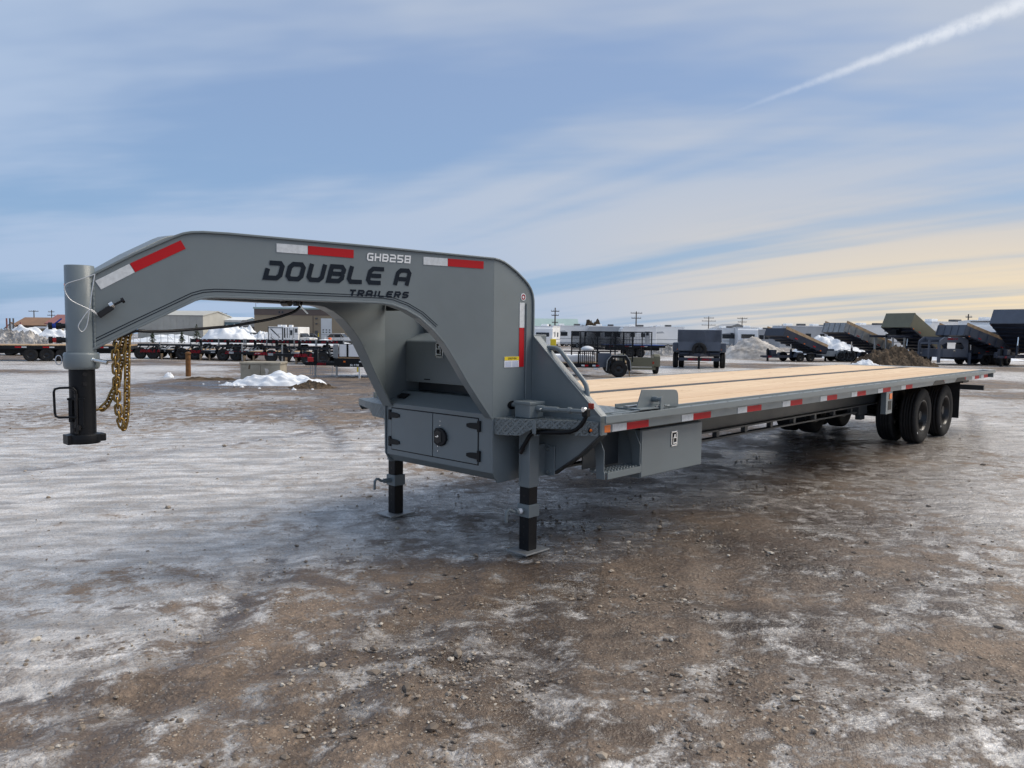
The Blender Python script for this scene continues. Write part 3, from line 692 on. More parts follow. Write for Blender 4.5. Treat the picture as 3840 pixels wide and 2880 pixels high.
def wrap(z0, z1, a0, a1, name, m_):
    n = 6; m = MB(); vs = []
    for i in range(n + 1):
        a = R(a0 + (a1 - a0) * i / n); vs += [(CX + .0702 * math.cos(a), CY + .0702 * math.sin(a), z0), (CX + .0702 * math.cos(a), CY + .0702 * math.sin(a), z1)]
    m.add(vs, [(2 * i, 2 * i + 2, 2 * i + 3, 2 * i + 1) for i in range(n)], True); T(m, name, m_, 0, op)
wrap(1.728, 1.755, 158, 182, 'tube_sticker', 'navy_letter'); wrap(1.7555, 1.765, 158, 182, 'tube_sticker', 'amber')
# trailer plug couplings on the far side of the post
for zz, mm, lev in ((1.550, 'blue_plastic', 1), (1.478, 'red_plastic', 0)):
    x0 = CX - .055
    pb = T(MB().cyl((x0 + .03, CY + .03, zz), (x0 - .02, CY + .05, zz), .013, 12).cyl((x0 - .02, CY + .05, zz), (x0 - .042, CY + .058, zz), .0175, 10), 'air_line_fitting', 'rim_black', 0)
    T(MB().cyl((x0 - .042, CY + .058, zz), (x0 - .058, CY + .064, zz), .013, 10), 'fitting_ring', mm, 0, pb)
    T(MB().cyl((x0 - .058, CY + .064, zz), (x0 - .074, CY + .07, zz), .019, 10), 'fitting_cap', 'rim_black', 0, pb)
    if lev: T(MB().bar((x0 - .050, CY + .061, zz + .008), (x0 - .018, CY + .048, zz + .038), .008, .007), 'lever', mm, 0, pb)

# breakaway switch with its steel cable, electrical cord under the neck
T(MB().bar((-2.728, 1.198, 1.604), (-2.665, 1.184, 1.652), .034, .030), 'breakaway_switch', 'rim_black', .003)
T(MB().cyl((-2.676, 1.19, 1.655), (-2.660, 1.185, 1.665), .021, 14), 'switch_cap', 'chrome', 0)
T(MB().cyl((-2.66, 1.183, 1.66), (-2.615, 1.176, 1.687), .006, 8).cyl((-2.622, 1.176, 1.683), (-2.611, 1.173, 1.689), .014, 12), 'switch_lead', 'rim_black', 0)
def smooth_path(P, n=6):
    P = [Vector(p) for p in P]; out = []
    for i in range(len(P) - 1):
        p0, p1, p2, p3 = P[max(i - 1, 0)], P[i], P[i + 1], P[min(i + 2, len(P) - 1)]
        for k in range(n):
            t = k / n; out.append(.5 * ((2 * p1) + (p2 - p0) * t + (2 * p0 - 5 * p1 + 4 * p2 - p3) * t * t + (3 * p1 - p0 - 3 * p2 + p3) * t ** 3))
    out.append(P[-1]); return out
T(MB().tube(smooth_path([(-2.738, 1.205, 1.815), (-2.757, 1.195, 1.723), (-2.770, 1.190, 1.646), (-2.786, 1.188, 1.556), (-2.809, 1.187, 1.523), (-2.826, 1.187, 1.545), (-2.814, 1.187, 1.576), (-2.770, 1.186, 1.634), (-2.732, 1.19, 1.606)]), .0026, 6), 'breakaway_cable', 'cable_silver', 0)
T(MB().tube(smooth_path([(-2.738, 1.205, 1.815), (-2.803, 1.208, 1.786), (-2.866, 1.215, 1.759), (-2.874, 1.215, 1.725), (-2.849, 1.205, 1.678), (-2.775, 1.188, 1.636), (-2.732, 1.19, 1.606)]), .0026, 6), 'breakaway_cable', 'cable_silver', 0)
T(MB().tube(smooth_path([(-2.60, 1.22, 1.50), (-2.548, 1.20, 1.527), (-2.478, 1.20, 1.526), (-2.37, 1.20, 1.529), (-2.257, 1.20, 1.538), (-2.14, 1.20, 1.549), (-2.018, 1.20, 1.561), (-1.891, 1.20, 1.583), (-1.759, 1.20, 1.608), (-1.66, 1.20, 1.636), (-1.60, 1.20, 1.66), (-1.561, 1.20, 1.70), (-1.55, 1.20, 1.75)]), .0085, 10), 'electrical_cord', 'rim_black', 0)
T(MB().cyl((-1.66, 1.16, 1.705), (-1.66, 1.24, 1.705), .020, 12).box(-1.69, -1.58, 1.17, 1.23, 1.715, 1.735).box(-1.605, -1.585, 1.18, 1.22, 1.69, 1.716), 'cord_clamp', 'rim_black', .002)
T(MB().bar((-1.575, 1.20, 1.70), (-1.52, 1.19, 1.645), .016, .006), 'plug_bracket', 'zinc', .001)

# safety chains: every link its own piece
def link_mesh():
    L, Wd, r_ = .020, .0142, .0062; P = []
    for k in range(8): t = -math.pi / 2 + math.pi * k / 7; P.append((L - .004 + Wd * math.cos(t) * .9, Wd * math.sin(t), 0))
    for k in range(8): t = math.pi / 2 + math.pi * k / 7; P.append((-L + .004 + Wd * math.cos(t) * .9, Wd * math.sin(t), 0))
    return MB().tube(P, r_, 7, True).mesh('link')
lk = link_mesh(); lk.materials.append(MATS['gold'])
def chain(P, off):
    P = smooth_path(P, 12); P = [p + Vector((0, off, 0)) for p in P]
    anchor = T(MB().tube([(P[0].x + .018 * math.cos(t), P[0].y, P[0].z + .012 + .018 * math.sin(t)) for t in [k * math.pi / 6 for k in range(12)]], .006, 7, True), 'safety_chain', 'gold', 0)
    pitch_ = .0365; d_ = 0; i = 0; k = 0
    seg = [(P[j + 1] - P[j]).length for j in range(len(P) - 1)]; tot = sum(seg); pos = []
    s_ = 0
    while s_ < tot:
        a = s_; j = 0
        while j < len(seg) - 1 and a > seg[j]: a -= seg[j]; j += 1
        pos.append((P[j] + (P[j + 1] - P[j]) * (a / seg[j]), (P[j + 1] - P[j]).normalized())); s_ += pitch_
    for k, (p, t) in enumerate(pos):
        side = Vector((.72, -.69, 0)) ; side = (side - t * side.dot(t)).normalized(); up = t.cross(side)
        tw = R(20) if k % 2 == 0 else R(110)
        sx_ = side * math.cos(tw) + up * math.sin(tw); uy = t.cross(sx_)
        o = bpy.data.objects.new('link', lk); COL.objects.link(o); o.parent = anchor
        o.matrix_local = Matrix(((t.x, sx_.x, uy.x, p.x), (t.y, sx_.y, uy.y, p.y), (t.z, sx_.z, uy.z, p.z), (0, 0, 0, 1)))
chain([(-2.568, 1.25, 1.500), (-2.574, 1.25, 1.379), (-2.578, 1.25, 1.249), (-2.583, 1.25, 1.119), (-2.592, 1.25, 1.040), (-2.603, 1.25, 1.018), (-2.618, 1.25, 1.060), (-2.628, 1.25, 1.15), (-2.632, 1.25, 1.30), (-2.634, 1.25, 1.41), (-2.622, 1.25, 1.47), (-2.60, 1.25, 1.51)], 0)
chain([(-2.565, 1.31, 1.505), (-2.584, 1.31, 1.427), (-2.577, 1.31, 1.377), (-2.594, 1.31, 1.319), (-2.603, 1.31, 1.26), (-2.631, 1.31, 1.196), (-2.659, 1.31, 1.142), (-2.687, 1.31, 1.117), (-2.721, 1.31, 1.110)], .0)
T(MB().tube(smooth_path([(-2.62, 1.25, 1.497), (-2.59, 1.25, 1.518), (-2.55, 1.25, 1.528), (-2.53, 1.26, 1.54)]), .012, 8), 'chain_shackle', 'gold', 0)

# ------------------------------------------------------------------ ground: icy, muddy gravel yard
DIRT = [(0.9,15.6,0.70),(-0.4,11.9,0.60),(3.4,12.1,1.00),(3.8,9.4,0.90),(4.9,17.9,0.20),(-0.2,9.3,0.15),(0.9,7.1,0.20),(-1.1,6.4,0.20),(1.1,5.2,0.25),(-1.9,4.0,0.20),(-1.1,3.2,0.25),(-0.6,2.1,0.30),(-2.7,2.3,0.35),(-2.1,1.7,0.30),(-1.6,1.1,0.45),(-3.0,1.6,0.30),(-2.8,0.9,0.50),(-2.4,0.7,0.60),(-2.4,-0.0,0.90),(-2.4,-0.4,0.90),(-3.0,0.1,0.50),(-3.3,0.2,0.60),(-2.9,-0.4,0.45),(-1.5,0.4,0.95),(-1.1,0.3,0.95),(-1.9,-0.0,0.80),(-1.9,-0.5,0.75),(-2.4,-0.8,0.60),(-1.0,-0.1,0.80),(-1.2,-0.8,0.75),(-0.5,-0.5,0.55),(-2.0,-1.0,0.50),(-1.8,-1.4,0.40),(-0.4,0.9,0.50),(1.0,0.7,1.00),(0.7,-0.1,1.00),(2.1,0.1,0.90),(3.6,0.1,0.70),(-0.4,-0.9,0.90),(-0.5,-1.4,1.00),(-0.6,-1.6,1.00),(-0.7,-1.8,1.00),(-1.1,-1.6,0.85),(-1.5,-1.5,0.50),(-1.3,-1.9,0.35),(-1.0,-2.2,0.40),(-0.7,-2.3,0.35),(-0.4,-2.1,0.70),(-0.3,-2.4,0.80),(-0.2,-1.8,0.40),(0.3,-2.1,0.50),(0.6,-1.8,0.90),(0.7,-2.1,0.90),(1.0,-1.3,0.60),(1.4,-1.6,0.90),(1.5,-1.9,0.50),(2.8,-1.6,0.20),(3.4,-1.1,0.20),(2.7,-0.9,0.40),(5.1,-1.3,0.15),(8.4,-0.3,0.20),(6.1,-0.3,0.60),(16.9,1.1,0.50),(11.6,-0.2,0.20),(3.4,2.2,0.40),(4.6,2.0,0.80),(6.4,1.5,0.90),(1.6,1.7,0.70),(0.6,2.7,0.50),(2.0,1.3,0.95),(-2.5,1.4,0.35),(-1.5,2.0,0.25),(-0.9,1.1,0.55),(-1.9,0.5,0.55)]
def ground():
    rng = np.random.RandomState(4)
    # rings around the spot in front of the trailer: fine close by, coarse far away; finer towards the yard
    na, nr = 760, 380
    t = np.linspace(-1, 1, na + 1)[:-1]; ang = YAW + math.pi * np.sign(t) * (np.abs(t) ** 1.9 * .62 + np.abs(t) * .38)
    rad = .25 * (900 / .25) ** (np.linspace(0, 1, nr) ** .93)
    Rr, Aa = np.meshgrid(rad, ang, indexing='ij'); X = CAMX + Rr * np.cos(Aa); Y = CAMY + Rr * np.sin(Aa)
    fd = (X - CAMX) * .72422 + (Y - CAMY) * .68957
    Z = -.0066 * np.maximum(0, fd - 12.0)
    # how much bare gravel shows through the ice
    num = np.zeros_like(X); den = np.zeros_like(X) + 1e-9
    for x, y, v in DIRT:
        r0 = .16 * math.hypot(x - CAMX, y - CAMY) + .08; q = ((X - x) ** 2 + (Y - y) ** 2) / (r0 * r0); wt = np.exp(-q * .55) + .02 / (1 + q * q)
        num += wt * v; den += wt
    D = num / den; far_ = np.clip((Rr - 14) / 12, 0, 1); 
    def fbm(x, y, sc_, oct_, seed):
        out = np.zeros_like(x); a = 1; tot = 0
        r = np.random.RandomState(seed)
        for o in range(oct_):
            for k in range(5):
                th = r.uniform(0, 6.283); ph = r.uniform(0, 6.283); f = sc_ * (1.9 ** o) * r.uniform(.7, 1.4)
                out += a * np.sin((x * math.cos(th) + y * math.sin(th)) * f + ph + .8 * np.sin((x * math.sin(th) - y * math.cos(th)) * f * .6 + ph * 2))
            tot += a * 2.2; a *= .55
        return out / tot
    D = D * (1 - far_) + (.50 + .85 * fbm(X, Y, .42, 3, 9)) * far_
    # wet mud around the trailer, plus painted shade on the ground beneath it
    Wt_shade = np.zeros_like(X)
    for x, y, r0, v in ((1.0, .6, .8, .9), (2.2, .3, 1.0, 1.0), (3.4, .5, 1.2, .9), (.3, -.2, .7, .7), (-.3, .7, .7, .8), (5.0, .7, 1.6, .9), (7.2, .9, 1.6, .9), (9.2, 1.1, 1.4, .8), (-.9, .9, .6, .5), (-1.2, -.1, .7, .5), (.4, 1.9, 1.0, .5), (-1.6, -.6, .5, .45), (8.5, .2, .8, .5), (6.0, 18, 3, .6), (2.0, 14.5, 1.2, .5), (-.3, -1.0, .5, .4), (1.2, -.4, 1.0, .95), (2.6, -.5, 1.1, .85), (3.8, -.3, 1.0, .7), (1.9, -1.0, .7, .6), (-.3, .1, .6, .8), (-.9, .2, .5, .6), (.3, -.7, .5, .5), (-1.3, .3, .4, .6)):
        Wt_shade = np.maximum(Wt_shade, v * np.exp(-((X - x) ** 2 + (Y - y) ** 2) / (r0 * r0)))
    fade = np.clip(1.6 - Rr / 22, 0, 1)
    # wheel tracks of vehicles that crossed the yard: pressed grooves with squeezed-up edges
    trk = np.zeros_like(X); smear = np.zeros_like(X)
    for cx, cy, R0, half in ((14.0, -22.0, 26.2, .85), (-16.0, 16.0, 21.3, .8), (4.0, 30.0, 31.5, .9), (-30.0, -22.0, 35.8, .85), (-4.0, 40.0, 34.5, .9)):
        dq = np.hypot(X - cx, Y - cy) + .05 * fbm(X, Y, .9, 2, 21)
        for sg in (-1, 1):
            q = dq - R0 - sg * half; g0 = np.exp(-(q / .12) ** 2)
            trk += -.015 * g0 + .009 * (np.exp(-((q - .21) / .06) ** 2) + np.exp(-((q + .21) / .06) ** 2)); smear = np.maximum(smear, g0)
    broken = np.clip(.55 + 1.4 * fbm(X, Y, .8, 2, 23), 0, 1); smear *= broken; trk *= broken
    D = D + (.62 - D) * .55 * smear; Wt_shade = np.maximum(Wt_shade, .5 * smear)
    # tyre ruts sweeping across the yard and churned humps
    h = .016 * fbm(X, Y, 1.6, 4, 1) + .007 * fbm(X, Y, 7, 3, 2) * np.clip(1.2 - Rr / 9, 0, 1)
    rutc = (X * .80 + Y * .60); h += .017 * np.sin(rutc * 5.2 + 1.5 * fbm(X, Y, .7, 2, 5)) * np.clip(fbm(X, Y, .35, 2, 7) + .35, 0, 1)
    h += trk
    under = ((X > -.6) & (X < 11.5) & (Y > -.2) & (Y < 2.8)); Z += np.where(under, np.minimum(h, .004), h) * fade - .008
    verts = np.stack([X.ravel(), Y.ravel(), Z.ravel()], 1)
    i = np.arange(nr - 1)[:, None] * na; j = np.arange(na)[None, :]
    q = np.stack([(i + j), (i + (j + 1) % na), (i + na + (j + 1) % na), (i + na + j)], -1).reshape(-1, 4)[:, ::-1]
    me = bpy.data.meshes.new('ground'); nv = len(verts) + 1; nf = len(q)
    verts = np.vstack([verts, [[CAMX, CAMY, -.008]]])
    tri = np.stack([np.full(na, nv - 1), np.arange(na), (np.arange(na) + 1) % na], 1)
    me.vertices.add(nv); me.vertices.foreach_set('co', verts.astype(np.float32).ravel())
    me.loops.add(nf * 4 + na * 3); me.loops.foreach_set('vertex_index', np.concatenate([q.ravel(), tri.ravel()]).astype(np.int32))
    me.polygons.add(nf + na); me.polygons.foreach_set('loop_start', np.concatenate([np.arange(nf) * 4, nf * 4 + np.arange(na) * 3]).astype(np.int32))
    me.polygons.foreach_set('use_smooth', np.ones(nf + na, bool)); me.update(calc_edges=True); me.validate()
    at = me.attributes.new('gravel', 'FLOAT', 'POINT'); at.data.foreach_set('value', np.append(D.ravel(), .5).astype(np.float32))
    at2 = me.attributes.new('wet_shade', 'FLOAT', 'POINT'); at2.data.foreach_set('value', np.append(Wt_shade.ravel(), 0).astype(np.float32))
    m = bpy.data.materials.new('yard'); m.use_nodes = True; t = NT(m.node_tree); b = t.n['Principled BSDF']
    pos = t.node('ShaderNodeNewGeometry').outputs['Position']; g = t.node('ShaderNodeAttribute', attribute_name='gravel').outputs['Fac']
    n_big = t.noise(t.mapping(pos, (1, 1, 0)), .9, 4, .62).outputs[0]
    n_str = t.noise(t.mapping(pos, (1.2, 5.0, 0), (0, 0, R(38))), 1.0, 4, .66, .3).outputs[0]
    n_mid = t.noise(pos, 5.5, 5, .68).outputs[0]
    n_fine = t.noise(pos, 38, 3, .7).outputs[0]
    mixn = t.math('ADD', t.math('ADD', t.math('MULTIPLY', n_big, .40), t.math('MULTIPLY', n_str, .34)), t.math('MULTIPLY', n_mid, .42))
    val = t.math('ADD', mixn, t.math('MULTIPLY', t.math('SUBTRACT', g, .5), .36))
    val = t.math('ADD', val, t.math('MULTIPLY', t.math('SUBTRACT', n_fine, .5), .16))
    dirt = t.ramp(val, .540, .665)
    film = t.ramp(t.math('ADD', t.math('MULTIPLY', n_mid, .7), t.math('MULTIPLY', n_fine, .4)), .42, .66)
    ice = t.mix(t.ramp(n_str, .35, .68), (.38, .365, .35), (.86, .83, .80))
    filmg = t.math('MULTIPLY', film, t.math('ADD', t.math('MULTIPLY', g, .80), .26), clamp=True)
    ice = t.mix(filmg, ice, (.275, .235, .205))
    n_grain = t.noise(pos, 95, 2, .65).outputs[0]
    speck = t.math('MULTIPLY', t.ramp(n_grain, .60, .68), t.ramp(n_mid, .40, .60, .12, .85))
    ice = t.mix(speck, ice, (.085, .066, .052))
    vor = t.node('ShaderNodeTexVoronoi', inp={'Vector': pos, 'Scale': 58.0}); vor.feature = 'F1'
    vc = t.node('ShaderNodeSeparateColor', inp={0: vor.outputs['Color']}).outputs[0]
    mud = t.mix(t.ramp(n_mid, .35, .68), (.058, .044, .034), (.158, .120, .090))
    mud = t.mix(t.ramp(n_fine, .45, .72, 0, .7), mud, (.245, .192, .148))
    mud = t.mix(1.0, mud, t.mix(t.ramp(n_big, .36, .62), (.52, .50, .50), (1.55, 1.5, 1.45)), 'MULTIPLY')
    stone = t.ramp(vor.outputs['Distance'], .36, .22)
    stones = t.math('MULTIPLY', t.math('MULTIPLY', stone, t.ramp(vc, .62, .74)), t.ramp(n_big, .42, .6, .15, 1))
    mud = t.mix(stones, mud, t.mix(vc, (.20, .165, .13), (.52, .46, .39)))
    col = t.mix(dirt, ice, mud)
    wa = t.node('ShaderNodeAttribute', attribute_name='wet_shade').outputs['Fac']
    wt_shade = t.math('MULTIPLY', wa, t.ramp(n_mid, .32, .52, .45, 1.0))
    col = t.mix(t.math('MULTIPLY', wt_shade, .95), col, t.mix(1.0, col, (.175, .138, .118), 'MULTIPLY'))  # wet mud tone, darkened further to paint in the trailer's shade
    col = t.mix(t.ramp(n_grain, .35, .8, 0, .28), col, (.05, .042, .036))
    t.l.new(col, b.inputs['Base Color'])
    wet_shade = t.ramp(n_big, .40, .62)  # noise patches, used for mud roughness only
    rg = t.mix(dirt, t.mix(film, (.17,) * 3, (.50,) * 3), t.mix(wet_shade, (.42,) * 3, (.78,) * 3))
    t.l.new(t.node('ShaderNodeSeparateColor', inp={0: rg}).outputs[0], b.inputs['Roughness'])
    rgo = b.inputs['Roughness'].links[0].from_socket
    t.l.new(t.math('SUBTRACT', rgo, t.math('MULTIPLY', wt_shade, .36)), b.inputs['Roughness'])
    b.inputs['Specular IOR Level'].default_value = .42
    ridge_ = t.math('MULTIPLY', t.math('ABSOLUTE', t.math('SUBTRACT', n_str, .5)), -1.3)
    hh = t.math('ADD', ridge_, t.math('ADD', t.math('MULTIPLY', n_mid, .9), t.math('ADD', t.math('MULTIPLY', n_fine, .35), t.math('ADD', t.math('MULTIPLY', stones, .25), t.math('MULTIPLY', n_str, .8)))))
    bp = t.node('ShaderNodeBump', inp={'Strength': .85, 'Distance': .045, 'Height': hh}); t.l.new(bp.outputs[0], b.inputs['Normal'])
    me.materials.append(m)
    o = bpy.data.objects.new('ground', me); COL.objects.link(o); struct(o)
    return X, Y, Z, D
GX, GY, GZ, GD = ground()

# loose stones lying on the gravel: uncountable, so one object
def stones():
    rng = np.random.RandomState(11); V = []; F = []; Cc = []; base = 0
    phi = (1 + 5 ** .5) / 2
    iv = np.array([(-1, phi, 0), (1, phi, 0), (-1, -phi, 0), (1, -phi, 0), (0, -1, phi), (0, 1, phi), (0, -1, -phi), (0, 1, -phi), (phi, 0, -1), (phi, 0, 1), (-phi, 0, -1), (-phi, 0, 1)]) / 1.902
    fi = np.array([(0, 11, 5), (0, 5, 1), (0, 1, 7), (0, 7, 10), (0, 10, 11), (1, 5, 9), (5, 11, 4), (11, 10, 2), (10, 7, 6), (7, 1, 8), (3, 9, 4), (3, 4, 2), (3, 2, 6), (3, 6, 8), (3, 8, 9), (4, 9, 5), (2, 4, 11), (6, 2, 10), (8, 6, 7), (9, 8, 1)])
    lr = GX.shape; r = np.hypot(GX[:, 0] - CAMX, GY[:, 0] - CAMY)
    want = 110000; n = 0
    idx = np.where((r > 1.9) & (r < 26))[0]
    angs = np.arctan2(GY[idx[0]] - CAMY, GX[idx[0]] - CAMX); da = (angs - YAW + math.pi) % (2 * math.pi) - math.pi
    cols = np.where(np.abs(da) < R(50))[0]
    for k in range(want):
        rr_ = 2.0 * (22 / 2.0) ** (rng.rand() ** 1.15); i = int(np.searchsorted(r, rr_)); j = int(cols[rng.randint(len(cols))])
        i = min(i, lr[0] - 2); f = rng.rand()
        dd = GD[i, j]
        cl = noise.noise((GX[i, j] * 1.3, GY[i, j] * 1.3, 4.0)) + .6 * noise.noise((GX[i, j] * 4.1, GY[i, j] * 4.1, 9.0))
        if rng.rand() > (.05 + max(0, dd - .38) * 1.3) * min(1.0, max(.06, .30 + 1.5 * cl)): continue
        p = np.array([GX[i, j] * (1 - f) + GX[i + 1, j] * f, GY[i, j] * (1 - f) + GY[i + 1, j] * f, 0])
        p[:2] += rng.normal(0, .012 * rr_, 2); p[2] = GZ[i, j]
        if -.7 < p[0] < 11.4 and .1 < p[1] < 2.5 and rng.rand() < .6: continue
        s = .0043 * math.exp(rng.normal(0, .45)) * (1 + .075 * rr_) * (2.0 if rng.rand() < .03 else 1)
        s = min(s, .030)
        sc3 = s * np.array([rng.uniform(.8, 1.5), rng.uniform(.7, 1.1), rng.uniform(.4, .75)])
        th = rng.uniform(0, 6.283); c_, s_ = math.cos(th), math.sin(th)
        v = iv * sc3 * rng.uniform(.8, 1.2, (12, 1)); v = np.stack([v[:, 0] * c_ - v[:, 1] * s_, v[:, 0] * s_ + v[:, 1] * c_, v[:, 2]], 1)
        V.append(v + p + [0, 0, sc3[2] * .30]); F.append(fi + base); base += 12
        Cc.append(np.full(12, rng.rand()))
    V = np.vstack(V); F = np.vstack(F)
    me = bpy.data.meshes.new('gravel_stones'); me.from_pydata(V.tolist(), [], F.tolist()); me.update()
    at = me.attributes.new('tone', 'FLOAT', 'POINT'); at.data.foreach_set('value', np.concatenate(Cc).astype(np.float32))
    m = bpy.data.materials.new('stone'); m.use_nodes = True; t = NT(m.node_tree); b = t.n['Principled BSDF']
    a = t.node('ShaderNodeAttribute', attribute_name='tone').outputs['Fac']; pos = t.node('ShaderNodeNewGeometry').outputs['Position']
    nn = t.noise(pos, 60, 5, .7).outputs[0]
    c = t.mix(a, (.12, .095, .075), (.42, .355, .285)); c = t.mix(t.ramp(a, .86, .93), c, (.52, .48, .42)); c = t.mix(t.ramp(nn, .4, .7, 0, .6), c, (.085, .065, .05))
    t.l.new(c, b.inputs['Base Color']); b.inputs['Roughness'].default_value = .75
    me.materials.append(m); me.polygons.foreach_set('use_smooth', np.zeros(len(F), bool))
    o = bpy.data.objects.new('gravel_stones', me); COL.objects.link(o)
    tag(o, 'loose brown and grey pebbles scattered over the muddy yard', 'gravel', None, 'stuff')
stones()

# ------------------------------------------------------------------ the yard around it: local x = right along the yard, y = away, z = up
YROT = YAW - math.pi / 2
def yard(l, d_): return (CAMX + l * .68957 + d_ * .72422, CAMY - l * .72422 + d_ * .68957)
def thing(name, label, cat, l, d_, rot=0.0, group=None, dz=0.0):
    x, y = yard(l, d_); o = bpy.data.objects.new(name, None); COL.objects.link(o); o.empty_display_size = .3
    o.location = (x, y, slope(x, y) - .01 + dz); o.rotation_euler = (0, 0, YROT + R(rot)); tag(o, label, cat, group); return o
def part(e, name, m, mb, label=None, bevel=0.0): return mb.build(name, m, e, bevel, label)
def bgtyre():
    m = MB().lathe([(-.30, .55), (-.36, .62), (-.38, .80), (-.34, .94), (-.26, 1.0), (-.12, 1.0), (-.10, .97), (-.02, .97), (0, 1.0), (.26, 1.0), (.34, .94), (.38, .80), (.36, .62), (.30, .55)], (0, 0, 0), 'y', 24); me = m.mesh('wheel'); me.materials.append(MATS['rubber']); return me
def bgrim(mm):
    m = MB().lathe([(-.34, .58), (-.36, .54), (-.20, .48), (-.12, .30), (-.22, .20), (-.24, .0001)], (0, 0, 0), 'y', 16).lathe([(.34, .58), (.20, .48), (.12, .30), (.22, .2), (.24, .0001)], (0, 0, 0), 'y', 16)
    me = m.mesh('rim'); me.materials.append(MATS[mm]); return me
BT = bgtyre(); BR = bgrim('rim_black'); BRG = bgrim('galv'); BRW = bgrim('white_letter')
def wheel(e, x, y, r_, rim=None, rot=0.0, name='wheel'):
    o = place(BT, name, (x, y, r_ * .985), e, (0, 0, R(rot)), (r_, r_ * .85, r_)); place(rim or BR, 'rim', (0, 0, 0), o); return o
def words(e, txt, x0, z0, wd, h, mm, fn, name='lettering'): return part(e, name, mm, letters(txt, x0, z0, wd, h, h * .24, .2, fn, .2))

# --- mounds of snow, earth and gravel ----------------------------------------------------
def mound(name, label, cat, l, d_, rx, ry, h, mm, seed, rough=.18, chunk=0.0, rot=0, ridge=1.0, group=None, n=44, stuff=False):
    rs = random.Random(seed); ox, oy = rs.uniform(0, 90), rs.uniform(0, 90); vs = []; fs = []
    for i in range(n + 1):
        for j in range(n + 1):
            a, b = i / n * 2 - 1, j / n * 2 - 1; rr_ = math.hypot(a, b)
            edge = 1 + .22 * noise.noise((a * 1.7 + ox, b * 1.7 + oy, 0))
            q = max(0.0, 1 - (rr_ / edge) ** (1.6 * ridge)); z = h * q ** .85
            z *= 1 + rough * 1.6 * noise.noise((a * 2.6 + ox, b * 2.6 + oy, 3)) + rough * noise.noise((a * 6 + ox, b * 6 + oy, 5))
            if chunk: z += chunk * h * max(0.0, noise.noise((a * 9 + ox, b * 9 + oy, 8))) * min(1, q * 4) + chunk * .5 * h * noise.noise((a * 19 + ox, b * 19, 2)) * min(1, q * 4)
            vs.append((a * rx, b * ry, z - .04))
    for i in range(n):
        for j in range(n): a = i * (n + 1) + j; fs.append((a, a + n + 1, a + n + 2, a + 1))
    x, y = yard(l, d_); m = MB(); m.add(vs, fs, chunk < .3)
    o = m.build(name, mm, None, 0, None); o.location = (x, y, slope(x, y)); o.rotation_euler = (0, 0, YROT + R(rot)); tag(o, label, cat, group, 'stuff' if stuff else None); return o

# --- wooden bollard, concrete box with snow against it -----------------------------------
m = MB().lathe([(-.05, .085), (.70, .082), (.74, .085), (.745, .098), (.765, .100), (.80, .086), (.825, .05), (.832, .0001)], (0, 0, 0), 'z', 18)
x, y = yard(-11.016, 26); o = m.build('wooden_bollard', 'post_wood'); o.location = (x, y, slope(x, y)); tag(o, 'round brown wooden bollard standing in the mud behind the chains', 'bollard')
e = thing('concrete_box', 'weathered tan concrete utility box with a flat lid and snow in front', 'utility box', -7.591, 23.4, 4)
part(e, 'wall', 'concrete', BX((-.585, -.003, -.45, .45, -.05, .555), (.003, .585, -.45, .45, -.05, .555)), None, .01)
part(e, 'lid', 'concrete', BX((-.61, .61, -.475, .475, .558, .625)), None, .012)
part(e, 'crack_patch', 'snow_dirty', MB().prism([(.10, .10), (.16, .30), (.13, .44), (.22, .43), (.25, .36), (.20, .25), (.24, .08)], lambda a, b, t: (a, t, b), -.458, -.4495))
part(e, 'stain', 'soil', MB().prism([(-.36, .42), (-.33, .55), (-.29, .55), (-.30, .42)], lambda a, b, t: (a, t, b), -.454, -.4505))
mound('snow_pile', 'clean white snow pile heaped against the concrete utility box', 'snow pile', -6.768, 22.2, 1.40, .60, .27, 'snow', 3, .45, .10, ridge=2.4, n=60)
mound('snow_pile', 'low ragged tongue of snow left of the concrete box pile', 'snow pile', -7.900, 21.8, .55, .25, .09, 'snow', 8, .4, .4)
mound('snow_lump', 'small lone white snow lump beside the wooden bollard', 'snow lump', -11.373, 25.3, .19, .14, .20, 'snow', 5, .2, .1, n=16)
mound('dirt_mound', 'low dark mud ridge right of the snow at the concrete box', 'dirt mound', -5.466, 21.0, .75, .4, .17, 'soil', 6, .4, .35)
mound('dirt_mound', 'low brown mud ridge behind the wooden bollard', 'dirt mound', -9.561, 24.2, 1.3, .35, .10, 'soil', 16, .4, .35)

for k_, (l_, d0, r_) in enumerate(((-8.389, 22.5, .07), (-8.815, 23.0, .05), (-7.427, 21.0, .06), (-5.331, 20.4, .05), (-5.771, 20.2, .07), (-6.819, 20.6, .05), (-8.892, 22.0, .045))):
    mound('snow_chunk', ('snow chunk just left of the concrete box pile', 'small snow chunk farthest left of the concrete box on the mud ridge', 'snow chunk in front of the left tongue of snow', 'small snow chunk in front of the dark mud ridge', 'biggest snow chunk in front of the concrete box pile', 'snow chunk before the left half of the concrete box pile', 'tiny snow chunk below the wooden bollard')[k_], 'snow chunk', l_, d0, r_ * 1.3, r_, r_ * 1.2, 'snow', 60 + k_, .3, .1, n=10, group='snow chunks around the concrete box')

